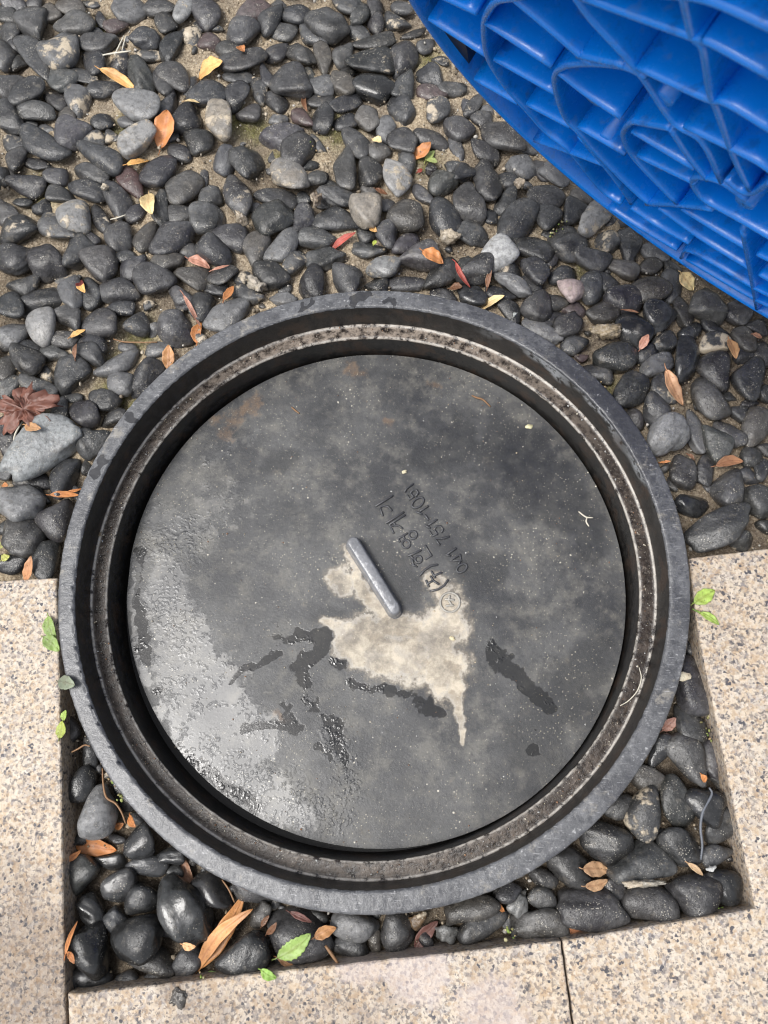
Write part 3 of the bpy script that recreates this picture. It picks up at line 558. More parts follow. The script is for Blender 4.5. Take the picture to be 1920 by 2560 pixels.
def blobs(V, lst, z, soft=1.0):
    m = np.zeros(len(V))
    for (u, v, rpx) in lst:
        g = gp(u, v, z); r_ = rpx * .00052
        m = np.maximum(m, np.clip(1.5 - np.hypot(V[:, 0] - g[0], V[:, 1] - g[1]) / r_ , 0, 1.2) * .85)
    return np.clip(m, 0, 1)
def strokes(V, lst, z):
    """polylines of (u, v, half width px); returns 0..1 field with .5 at the stroke's edge"""
    m = np.zeros(len(V))
    for pl in lst:
        for (u0, v0, w0), (u1, v1, w1) in zip(pl[:-1], pl[1:]):
            a = gp(u0, v0, z)[:2]; b = gp(u1, v1, z)[:2]; ab = b - a; L2 = (ab ** 2).sum() + 1e-12
            t = np.clip(((V[:, :2] - a) @ ab) / L2, 0, 1); dd = np.linalg.norm(V[:, :2] - (a + t[:, None] * ab), axis=1)
            wd = (w0 + (w1 - w0) * t) * .00052; m = np.maximum(m, np.clip(1 - .5 * dd / wd, 0, 1))
    return m
frame = empty('manhole_ring', (0, 0, -.1))
tag(frame, 'round black rubber manhole frame with a scuffed grey rim, set among the pebbles', 'manhole ring')
def paint_rim(V):
    th = np.degrees(np.arctan2(V[:, 1], V[:, 0])) % 360
    dark = np.clip(1 - np.abs(((th - 35 + 180) % 360) - 180) / 38, 0, 1) * .75 + np.clip(1 - np.abs(((th - 200 + 180) % 360) - 180) / 60, 0, 1) * .0
    inner = np.clip((.392 - np.hypot(V[:, 0], V[:, 1])) / .02, 0, 1) * .15
    th_ = np.arctan2(V[:, 1], V[:, 0]); V = V + np.stack([np.sin(V[:, 0] * 330 + V[:, 1] * 90) + np.sin(V[:, 1] * 410 - V[:, 0] * 150), np.sin(V[:, 1] * 290 - V[:, 0] * 190) + np.sin(V[:, 0] * 460 + 1), 0 * th_], 1) * .0022
    wet = strokes(V, [[(755, 775, 12), (785, 750, 5)], [(882, 755, 14), (900, 742, 12), (925, 735, 8)], [(965, 750, 10), (985, 752, 12)],
                      [(322, 1040, 12), (340, 1055, 10)], [(255, 1150, 14), (235, 1190, 10)]], 0)
    return np.stack([np.zeros(len(V)), wet, dark + inner], 1)
def paint_wall(V):
    th = np.degrees(np.arctan2(V[:, 1], V[:, 0])) % 360
    up = np.clip((V[:, 2] + .016 + .006 * np.sin(np.radians(th) * 17) + .004 * np.sin(np.radians(th) * 41)) / .006, 0, 1)
    arc = np.clip(1 - np.abs(((th - 38 + 180) % 360) - 180) / 30, 0, 1)
    return np.stack([np.clip(up * arc * 2.2 * (.6 + .4 * np.sin(np.radians(th) * 23)), 0, 1), np.zeros(len(V)), np.zeros(len(V))], 1)
def paint_ledge(V):
    th = np.degrees(np.arctan2(V[:, 1], V[:, 0])) % 360
    a = np.clip(1 - np.abs(((th - 85 + 180) % 360) - 180) / 60, 0, 1) + .25 * np.clip(1 - np.abs(((th - 280 + 180) % 360) - 180) / 45, 0, 1)
    rr_ = np.hypot(V[:, 0], V[:, 1]) - inner_off(np.radians(th)); e_ = np.clip(1 - np.abs(rr_ - .3712) / .0014, 0, 1) + np.clip(1 - np.abs(rr_ - .3518) / .0014, 0, 1)
    return np.stack([np.clip(a * 1.1, 0, .8), np.zeros(len(V)), np.clip(e_ * 1.4, 0, 1)], 1)
FO = [(.380, -.12), (.380, -.031), (.3985, -.028), (.4000, -.022), (.4000, -.0035), (.3990, -.0008), (.3972, 0), (.3775, 0), (.3755, -.0008), (.3748, -.0028)]
for nm, pr, mt, ch, pt, sd in (('rim', dense(FO, .003), M['rim'], .0011, paint_rim, 1),
                               ('upper_wall', dense([(.3748, -.0028), (.3725, -.043)], .004), M['wall'], .0003, paint_wall, 2),
                               ('seat_ledge', dense([(.3725, -.043), (.369, -.0455), (.3535, -.0445), (.3512, -.0455), (.3505, -.048)], .002), M['ledge'], .0011, paint_ledge, 3),
                               ('lower_wall', dense([(.3505, -.048), (.3495, -.115)], .005), M['wall'], .0003, None, 4),
                               ('bottom_shelf', dense([(.3495, -.115), (.30, -.118), (.02, -.135)], .02), M['black'], .0, None, 5)):
    p_ = np.array(pr); o = revolve(nm, [(a, b + .1) for a, b in pr], mt, frame, chips=ch, painter=(lambda V, f_=pt: f_(V - np.array([0, 0, .1]))) if pt else None, seed=sd)

LZ = -.087; LC = np.array([.0018, .001])
lid = empty('manhole_cover', (LC[0], LC[1], LZ - .03))
tag(lid, 'round dark manhole lid with raised Korean lettering, bar handle and puddled water', 'manhole cover')
def build_lid():
    R = .3425; st = .0016; a = np.arange(-R, R + st, st); X, Y = np.meshgrid(a, a); nx = len(a)
    i = np.arange(nx * nx).reshape(nx, nx); fa = np.stack([i[:-1, :-1], i[:-1, 1:], i[1:, 1:], i[1:, :-1]], -1).reshape(-1, 4)
    V = np.stack([X.ravel(), Y.ravel(), np.zeros(nx * nx)], 1); rr = np.hypot(V[:, 0], V[:, 1]); th = np.arctan2(V[:, 1], V[:, 0])
    Rt = R - .0025 * np.sin(2 * th) - .0009 * np.cos(3 * th)
    keep = (rr[fa] < (Rt[fa] + st)).all(1); fa = fa[keep]
    s_ = np.minimum(1, Rt / np.maximum(rr, 1e-9)); V[:, :2] *= s_[:, None]       # rim vertices snap to the edge
    used = np.unique(fa); mp = -np.ones(len(V), int); mp[used] = np.arange(len(used)); V = V[used]; fa = mp[fa]; th = th[used]
    W = V + np.array([LC[0], LC[1], LZ])
    def wn(sd):
        r_ = np.random.default_rng(sd); o_ = 0
        for f_ in (60, 60, 110, 110, 190, 190, 320, 320, 520, 520):
            a_ = r_.uniform(0, 6.28); o_ = o_ + (60 / f_) ** .8 * np.sin(W[:, 0] * f_ * math.cos(a_) + W[:, 1] * f_ * math.sin(a_) + r_.uniform(0, 6.28) + 1.3 * np.sin(W[:, 0] * f_ * .7 - W[:, 1] * f_ * .5 + sd))
        return o_
    W = W + np.stack([wn(1), wn(2), np.zeros(len(W))], 1) * .0024      # stains get ragged outlines
    grow = .75 + .30 * wn(3)
    z5 = (300, 1300, 2.074)
    def T(l, t=z5): return [(t[0] + x / t[2], t[1] + y / t[2], w / t[2] / 2) for x, y, w in l]
    dwet = strokes(W, [T([(110, 170, 60), (105, 400, 50), (120, 600, 60), (130, 730, 40)]),
        T([(840, 600, 110), (960, 610, 60), (1060, 620, 100), (1030, 700, 60), (900, 760, 60), (980, 850, 70), (1010, 980, 60), (1110, 1070, 100), (1160, 1200, 50), (1170, 1330, 60)]),
        T([(820, 680, 50), (720, 740, 40), (640, 740, 50), (560, 840, 30)]), T([(870, 950, 60), (890, 1040, 80), (800, 1060, 40), (640, 1090, 40)]),
        T([(1200, 860, 50), (1340, 880, 60), (1480, 920, 40), (1570, 950, 110), (1640, 1000, 50)]),
        T([(1150, 760, 60), (1090, 740, 40)]), T([(1020, 1170, 40), (1080, 1220, 50)]), T([(300, 1180, 60), (420, 1270, 60), (560, 1390, 60), (720, 1500, 50)]),
        T([(180, 890, 40), (200, 870, 20)]), T([(70, 60, 130), (110, 130, 110), (200, 160, 90), (285, 255, 70), (390, 370, 70)], (1200, 1600, 2.304)), T([(310, 495, 22), (316, 497, 22)], (1200, 1600, 2.304)),
        T([(320, 650, 50), (330, 680, 30)], (1200, 1600, 2.304))], LZ)
    film = strokes(W, [T([(60, 150, 20), (60, 420, 20), (90, 700, 30), (120, 820, 50)]), T([(200, 200, 60), (240, 330, 180), (300, 560, 260), (330, 760, 330), (420, 950, 420), (560, 1150, 360), (700, 1130, 240)]),
        T([(330, 1050, 200), (520, 1330, 200), (760, 1450, 220), (960, 1560, 90)]), T([(400, 700, 260), (520, 800, 120)])], LZ)
    cream = np.clip(np.maximum.reduce([strokes(W, [T([(60, 1400, 110), (200, 1500, 200), (330, 1700, 180), (520, 1780, 120)], (800, 1150, 3.456)),
        T([(150, 1000, 170), (230, 1080, 120)], (800, 1150, 3.456)), T([(1000, 1030, 150), (1120, 1230, 180), (1180, 1450, 200)], (800, 1150, 3.456)), T([(560, 1430, 160), (800, 1480, 200), (1000, 1560, 260), (1100, 1450, 200)], (800, 1150, 3.456)),
        T([(1010, 1500, 340), (1040, 1700, 380), (1080, 1900, 300)], (800, 1150, 3.456)), T([(250, 1600, 300), (500, 1650, 360), (800, 1700, 400)], (800, 1150, 3.456)), T([(1090, 1560, 160), (1160, 1850, 110), (1190, 2080, 110), (1210, 2280, 60), (1230, 2430, 40)], (800, 1150, 3.456))], LZ),
        .95 * strokes(W, [T([(215, 760, 60), (330, 1020, 120), (480, 1250, 150), (660, 1430, 130)], (800, 1150, 3.456)), T([(400, 1500, 300), (700, 1680, 300)], (800, 1150, 3.456))], LZ)]), 0, 1)
    dwet = np.clip(dwet * np.clip(grow + .25, .55, 1.25), 0, 1)
    edge = np.clip((np.hypot(V[:, 0], V[:, 1]) - .30) / .05, 0, 1)
    beads = np.maximum(strokes(W, [T([(600, 1300, 160), (800, 1400, 220), (1000, 1500, 200), (1150, 1560, 140)]), T([(240, 420, 200), (330, 620, 180)]), T([(1110, 1100, 160), (1180, 1400, 160)]), T([(350, 90, 260), (200, 130, 200)])], LZ) - .25, 0) * 1.3
    # rough wet patch at the upper left
    film = np.maximum(film, .92 * strokes(W, [[(520, 1150, 45), (640, 1090, 20)], [(380, 1290, 45), (480, 1330, 60), (560, 1250, 70)]], LZ) * .62)
    rust = strokes(W, [[(880, 920, 35), (900, 930, 30)], [(1080, 960, 25), (1090, 965, 20)], [(980, 1060, 20), (960, 1050, 20)], [(640, 1010, 40), (560, 1070, 50)], [(700, 1780, 20), (720, 1790, 20)]], LZ) * .8
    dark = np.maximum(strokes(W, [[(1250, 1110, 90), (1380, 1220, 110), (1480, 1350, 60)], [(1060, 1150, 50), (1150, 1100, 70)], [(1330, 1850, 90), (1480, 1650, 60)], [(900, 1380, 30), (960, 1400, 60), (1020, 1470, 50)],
                              [(830, 1530, 35), (790, 1540, 25)], [(680, 1160, 40), (720, 1150, 30)], [(1180, 1440, 60), (1240, 1420, 50)], [(930, 1370, 22), (1000, 1490, 25)]], LZ), .35 * edge)  # strokes hugging the handle paint its shade into the plate colour
    film = np.clip(film, 0, 1); cream = cream * (1 - .8 * np.clip(dwet * 2 - .8, 0, 1))
    film = np.where(dwet > .5, film * .4, film)
    V[:, 2] += .0006 * np.sin(V[:, 0] * 37) * np.sin(V[:, 1] * 29) + .03
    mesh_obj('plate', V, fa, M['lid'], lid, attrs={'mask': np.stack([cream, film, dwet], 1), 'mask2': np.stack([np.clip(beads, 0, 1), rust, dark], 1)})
    seg = 400; t = np.linspace(0, 2 * np.pi, seg, endpoint=False); Rr = R - .0025 * np.sin(2 * t) - .0009 * np.cos(3 * t)
    prof = [(0, .0296), (.0006, .0285), (.0006, .004), (-.002, .0)]; Vs = np.array([np.stack([(Rr + a_) * np.cos(t), (Rr + a_) * np.sin(t), np.full(seg, z_)], 1) for a_, z_ in prof])
    n = len(prof); i = np.arange(n * seg).reshape(n, seg); nx_ = np.roll(i, -1, 1); fa2 = np.stack([i[:-1], i[1:], nx_[1:], nx_[:-1]], -1).reshape(-1, 4)
    mesh_obj('edge_band', Vs.reshape(-1, 3), fa2[:, ::-1], M['black'], lid)
build_lid()
BASE = np.array([LC[0], LC[1], LZ - .03])

def sweep(pts, radii, n=8, flat=1.0, name=None, mat=None, parent=None, base=None, frac_up=None):
    """tube along 3-D points; flat squeezes its height"""
    P = np.array(pts, float); m = len(P); V = []; 
    for i in range(m):
        t = P[min(i + 1, m - 1)] - P[max(i - 1, 0)]; t /= np.linalg.norm(t) + 1e-12
        up = np.array([0, 0, 1.]) if abs(t[2]) < .95 else np.array([1., 0, 0]); s_ = np.cross(t, up); s_ /= np.linalg.norm(s_); u_ = np.cross(s_, t)
        for k in range(n): a = 2 * math.pi * k / n; V.append(P[i] + radii[i] * (math.cos(a) * s_ + math.sin(a) * flat * u_))
    fa = [(i * n + k, i * n + (k + 1) % n, (i + 1) * n + (k + 1) % n, (i + 1) * n + k) for i in range(m - 1) for k in range(n)]
    V += [P[0], P[-1]]; a_, b_ = len(V) - 2, len(V) - 1
    fa += [(a_, (k + 1) % n, k) for k in range(n)] + [(b_, (m - 1) * n + k, (m - 1) * n + (k + 1) % n) for k in range(n)]
    if name is None: return V, fa
    return mesh_obj(name, V, fa, mat, parent, loc=base) if parent is None else mesh_obj(name, np.array(V) - (base if base is not None else 0), fa, mat, parent)

# handle bar: rounded capsule footprint, tapered up to a soft top
def build_handle():
    zt = LZ + .016; a = gp(880, 1352, zt)[:2]; b = gp(989, 1528, zt)[:2]; ax = b - a; L = np.linalg.norm(ax); ax /= L; nn = np.array([-ax[1], ax[0]])
    lv = [(0, 1.28), (.004, 1.14), (.013, 1.02), (.0175, .92), (.0198, .78), (.0205, .62)]; V = []; K = 28
    for z_, s_ in lv:
        for k in range(K):
            t = 2 * math.pi * k / K; e = L / 2 - .004
            px_ = e * (1 if math.cos(t) >= 0 else -1) + .0092 * s_ * math.cos(t); py_ = .0092 * s_ * math.sin(t) * (1 + .08 * math.cos(3 * t))
            c = (a + b) / 2 + ax * px_ + nn * py_; V.append((c[0], c[1], LZ + z_ - .001 + .0006 * math.sin(px_ * 180)))
    n = len(lv); fa = [(i * K + k, i * K + (k + 1) % K, (i + 1) * K + (k + 1) % K, (i + 1) * K + k) for i in range(n - 1) for k in range(K)] + [tuple(range((n - 1) * K, n * K))]
    mesh_obj('handle', np.array(V) - BASE, fa, M['handle'], lid)
build_handle()
# lettering traced as raised strokes: (주)한영계기 / 041-751-1051 with a ring emblem before it
LT = (920, 1200, 6.146)
def circ(cx, cy, rx, ry=None, rot=0, n=18):
    ry = ry or rx; o = []
    for k in range(n + 1):
        t = 2 * math.pi * k / n; x, y = rx * math.cos(t), ry * math.sin(t); c, s_ = math.cos(rad(rot)), math.sin(rad(rot)); o.append((cx + x * c - y * s_, cy + x * s_ + y * c))
    return o
GLY = [[(375, 240), (250, 320), (120, 400)], [(225, 550), (180, 430), (240, 395), (310, 410), (362, 470)],
       [(545, 495), (415, 578), (285, 660)], [(565, 540), (440, 615), (325, 690)], [(392, 645), (412, 690)], [(330, 692), (352, 722)], [(392, 818), (350, 725), (400, 695), (470, 705), (528, 745)],
       circ(585, 985, 62), circ(690, 845, 60), [(600, 820), (530, 862), (455, 905)], [(540, 862), (560, 905)], [(465, 905), (487, 950)],
       circ(775, 1220, 52), [(670, 1205), (700, 1310)], [(665, 1300), (750, 1330)], [(810, 1080), (715, 1125), (620, 1165)], [(655, 1170), (700, 1215)], [(880, 1010), (975, 1165), (890, 1212)],
       [(1065, 1300), (960, 1322), (860, 1390), (795, 1468)],
       [(895, 1545), (933, 1640)], [(915, 1592), (1000, 1545)], [(1000, 1545), (965, 1480)], [(1000, 1545), (1085, 1600)], [(975, 1405), (1030, 1500)], [(1010, 1470), (1130, 1425)],
       [(1225, 1540), (1170, 1620), (1080, 1680), (955, 1710)],
       [(690, 60), (590, 130), (565, 180)], [(650, 200), (690, 150), (745, 155), (772, 200), (735, 245)], [(650, 200), (700, 265), (640, 300), (605, 240)],
       circ(765, 350, 105, 62, -38), [(920, 400), (800, 480)], [(740, 490), (820, 520)], [(875, 540), (925, 610)], [(1055, 610), (930, 690)], [(880, 700), (950, 740)],
       [(1130, 800), (1155, 755), (1110, 705), (1045, 715), (1015, 765)], [(1015, 765), (1065, 830), (990, 865), (945, 790)], [(1240, 870), (1130, 905), (1030, 905), (1095, 992)],
       [(1350, 1050), (1225, 1135)], [(1195, 1150), (1260, 1165)], [(1412, 1145), (1262, 1248), (1432, 1240), (1412, 1145)], [(1420, 1240), (1390, 1290)], circ(1440, 1355, 88, 55, -35)]
EMB = [circ(1260, 1880, 150, n=28), [(1190, 1830), (1320, 1845)], [(1255, 1780), (1235, 1850)], [(1200, 1935), (1310, 1925)], [(1240, 1850), (1290, 1930)]]
def glyphs(lst, name, mat, rr_, hgt):
    V = []; Fc = []
    for g in lst:
        pts = [gp(LT[0] + x / LT[2], LT[1] + y / LT[2], LZ + .001) for x, y in g]
        if len(pts) == 2: pts = [pts[0], (pts[0] + pts[1]) / 2, pts[1]]
        e0 = (pts[0] - pts[1]); e0 /= np.linalg.norm(e0) + 1e-9; e1 = pts[-1] - pts[-2]; e1 /= np.linalg.norm(e1) + 1e-9
        P = [pts[0] + e0 * rr_ * .6] + pts + [pts[-1] + e1 * rr_ * .6]; rad_ = [rr_ * .6] + [rr_] * len(pts) + [rr_ * .6]
        v, f_ = sweep(P, rad_, 8, hgt / rr_); k = len(V); V += list(v); Fc += [tuple(a + k for a in q) for q in f_]
    mesh_obj(name, np.array(V) - BASE, Fc, mat, lid)
glyphs(GLY, 'lettering', M['letter'], .0017, .0022)
glyphs(EMB, 'emblem', M['letter_pale'], .0017, .0018)

# ------------------------------------------------------------------ blue plastic cover leaning over the bed
BN = np.array([-.5708, -.6771, -.4644]); BN /= np.linalg.norm(BN); BC = np.array([.3455, .2857, .3301]); BR = .3838
bu = np.cross([0, 0, 1.], BN); bu /= np.linalg.norm(bu); bw = np.cross(BN, bu)
cover = empty('blue_cover', tuple(BC - bw * BR)); CB = BC - bw * BR
tag(cover, 'large round blue plastic cover leaning up with its ribbed underside showing', 'plastic cover')
def onplane(u, v):
    q = ray(u, v); return CAM + q * (((BC - CAM) @ BN) / (q @ BN))
DEPTH = .075
def strip(pts, name, depth=DEPTH, tk=.0032, lift=0.0):
    """a rib: rounded free edge on the open face, walls running back to the plate"""
    P = np.array(pts); m = len(P); V = []
    prof = [(-1.35, depth), (-1.05, .009), (-.97, .0034), (-.78, .0014), (-.42, .0003), (0, 0), (.42, .0003), (.78, .0014), (.97, .0034), (1.05, .009), (1.35, depth)]
    for i in range(m):
        t = P[min(i + 1, m - 1)] - P[max(i - 1, 0)]; t /= np.linalg.norm(t) + 1e-12; s_ = np.cross(BN, t)
        for a, b in prof: V.append(P[i] + BN * (lift) - BN * b + s_ * tk * a)
    k = len(prof); fa = [(i * k + j, (i + 1) * k + j, (i + 1) * k + j + 1, i * k + j + 1) for i in range(m - 1) for j in range(k - 1)]
    fa += [tuple(range(k)), tuple(reversed(range((m - 1) * k, m * k)))]
    return mesh_obj(name, np.array(V) - CB, fa, M['blue'], cover)
def smooth(pts, n=5):
    P = np.array(pts, float)
    if len(P) < 3: return [P[0] + (P[-1] - P[0]) * k / 6 for k in range(7)]
    Q = np.vstack([2 * P[0] - P[1], P, 2 * P[-1] - P[-2]]); o = []
    for i in range(1, len(Q) - 2):
        for k in range(n):
            t = k / n; a, b, c, d_ = Q[i - 1], Q[i], Q[i + 1], Q[i + 2]
            o.append(.5 * ((2 * b) + (-a + c) * t + (2 * a - 5 * b + 4 * c - d_) * t * t + (-a + 3 * b - 3 * c + d_) * t ** 3))
    o.append(P[-1]); return o
def inside(pts): return [p for p in pts if np.linalg.norm(p - BC) < BR - .003]
RIBS = [  # straight ribs running down to the right
 [(1010, -45), (1188, 38)], [(1208, 61), (1376, 171)], [(1394, 188), (1460, 240), (1549, 300)], [(1577, 333), (1732, 427)],
 [(1000, 15), (1070, 52), (1214, 145)], [(1234, 153), (1388, 240)], [(1140, 178), (1185, 202), (1292, 263)], [(1315, 265), (1422, 321)], [(1444, 322), (1560, 390)],
 [(1591, 394), (1735, 464)], [(1290, 335), (1333, 355), (1416, 383), (1505, 416)], [(1480, 512), (1613, 514), (1682, 517), (1776, 528)],
 [(1440, -2), (1723, 101), (1770, 116), (1925, 202)], [(1440, 145), (1556, 171)], [(1590, 176), (1761, 255), (1810, 266), (1930, 338)], [(1706, 321), (1868, 400), (1930, 440)],
 [(1807, 454), (1867, 490), (1930, 455)], [(1760, 510), (1833, 548), (1930, 605)], [(1700, 648), (1726, 633), (1876, 720), (1935, 750)], [(1713, 651), (1851, 733), (1930, 775)],
 [(1682, 645), (1751, 603)], [(1890, 640), (1935, 662)], [(1895, 690), (1935, 712)], [(1440, -60), (1620, -10), (1760, 10), (1940, 90)],
 # ribs running steeply down
 [(1265, -10), (1288, 11), (1370, 80), (1444, 144), (1480, 168)], [(1425, -10), (1477, 61), (1588, 183), (1677, 311), (1749, 360), (1799, 460)],
 [(1695, -20), (1723, 95), (1750, 130), (1767, 231), (1784, 275), (1830, 400), (1870, 480)], [(1444, 344), (1505, 416), (1555, 480), (1575, 512)],
 [(1519, 523), (1600, 575), (1690, 628)], [(1575, 523), (1640, 568), (1720, 612)], [(1644, 523), (1751, 601), (1873, 677)], [(1701, 526), (1790, 582), (1864, 626)], [(1851, 576), (1870, 673), (1889, 775)],
 [(1671, 327), (1720, 400), (1765, 455)]]
RINGS = [[(1430, -8), (1340, -8), (1277, 3), (1238, 11), (1211, 44), (1205, 83), (1216, 150), (1261, 222), (1305, 272), (1360, 333), (1421, 383), (1499, 477), (1550, 514)],
         [(1610, 200), (1555, 174), (1471, 166), (1410, 172), (1383, 194), (1388, 244), (1410, 300), (1444, 338), (1488, 388), (1577, 477), (1620, 514)],
         [(1671, 327), (1610, 316), (1575, 312), (1555, 335), (1558, 360), (1577, 394), (1613, 435), (1688, 512)],
         [(1861, 507), (1800, 462), (1745, 449), (1727, 457), (1732, 475), (1760, 507), (1833, 548), (1890, 582)]]
for g in RIBS:
    p_ = inside([onplane(*q) for q in g]); 
    if len(p_) > 1: strip(smooth(p_), 'rib')
for g in RINGS:
    p_ = inside([onplane(*q) for q in g])
    if len(p_) > 1: strip(smooth(p_, 6), 'ring_rib', tk=.0034)
# the unseen rest of the underside carries the same lattice
for k in range(-3, 4):
    for fam in (0, 1):
        a = rad(20 if fam else 80); dx_ = np.array([math.cos(a), math.sin(a)]); nx_ = np.array([-dx_[1], dx_[0]]); off = k * .1
        pts = []
        for t in np.linspace(-.37, .37, 40):
            q = nx_ * off + dx_ * t
            if np.hypot(*q) < BR - .01:
                P3 = BC + bu * q[0] + bw * q[1]; u_, v_ = proj(P3)
                if not (-60 < v_ < 900 and 850 < u_ < 1990): pts.append(P3)
                elif len(pts) > 3: strip(pts, 'rib'); pts = []
                else: pts = []
        if len(pts) > 3: strip(pts, 'rib')
def cover_shell():
    n = 220; V = []; prof = [(BR - .005, -DEPTH), (BR - .005, -.004), (BR - .003, 0), (BR, .0004), (BR + .003, -.002), (BR + .005, -.012), (BR + .006, -DEPTH - .004)]
    for a, b in prof:
        for k in range(n):
            t = 2 * math.pi * k / n; V.append(BC + a * (math.cos(t) * bu + math.sin(t) * bw) + BN * b)
    fa = [(i * n + k, i * n + (k + 1) % n, (i + 1) * n + (k + 1) % n, (i + 1) * n + k) for i in range(len(prof) - 1) for k in range(n)]
    mesh_obj('outer_rim', np.array(V) - CB, fa, M['blue'], cover)
    V = []
    for b in (-DEPTH, -DEPTH - .004):
        for rr_ in (BR - .006, BR * .5):
            for k in range(n): t = 2 * math.pi * k / n; V.append(BC + rr_ * (math.cos(t) * bu + math.sin(t) * bw) + BN * b)
        V.append(BC + BN * b)
    m1 = 2 * n + 1; fa = []
    for s_ in (0, m1):
        fa += [(s_ + k, s_ + (k + 1) % n, s_ + n + (k + 1) % n, s_ + n + k) for k in range(n)] + [(s_ + n + k, s_ + n + (k + 1) % n, s_ + 2 * n) for k in range(n)]
    fa += [(k, (k + 1) % n, m1 + (k + 1) % n, m1 + k) for k in range(n)]
    mesh_obj('plate', np.array(V) - CB, fa, M['blue'], cover)
    for (u, v) in ((1475, 262), (1507, 362), (1645, 262), (1850, 520)):       # round bosses
        c = onplane(u, v) - BN * .004; t1 = bu; t2 = bw; V = []
        for b, r_ in ((0, .001), (0, .0085), (-.002, .0105), (-DEPTH, .0125)):
            for k in range(20): a = 2 * math.pi * k / 20; V.append(c + BN * b + r_ * (math.cos(a) * t1 + math.sin(a) * t2))
        fa = [(i * 20 + k, i * 20 + (k + 1) % 20, (i + 1) * 20 + (k + 1) % 20, (i + 1) * 20 + k) for i in range(3) for k in range(20)] + [tuple(range(20))]
        mesh_obj('screw_boss', np.array(V) - CB, fa, M['blue'], cover)
cover_shell()
def dark_slot():
    pts = [onplane(*q) - BN * .012 for q in ((1083, 90), (1140, 118), (1152, 150), (1158, 186), (1128, 160))]; n = len(pts)
    V = pts + [p - BN * .03 for p in pts]; fa = [tuple(range(n)), tuple(reversed(range(n, 2 * n)))] + [(k, (k + 1) % n, n + (k + 1) % n, n + k) for k in range(n)]
    mesh_obj('slot_dark_panel', np.array(V) - CB, fa, M['black'], cover, smooth=False)  # added black panel, paints the darkness of an open slot in the wall
dark_slot()

# ------------------------------------------------------------------ fallen leaves and bits
OR, YO, YE, TAN, BRN, RED, PNK, GRN, LIM, DGR, MAR = (.62, .24, .06), (.80, .44, .12), (.85, .65, .30), (.60, .36, .18), (.24, .11, .05), (.42, .06, .035), (.50, .24, .16), (.22, .40, .05), (.42, .52, .06), (.10, .14, .09), (.13, .05, .04)
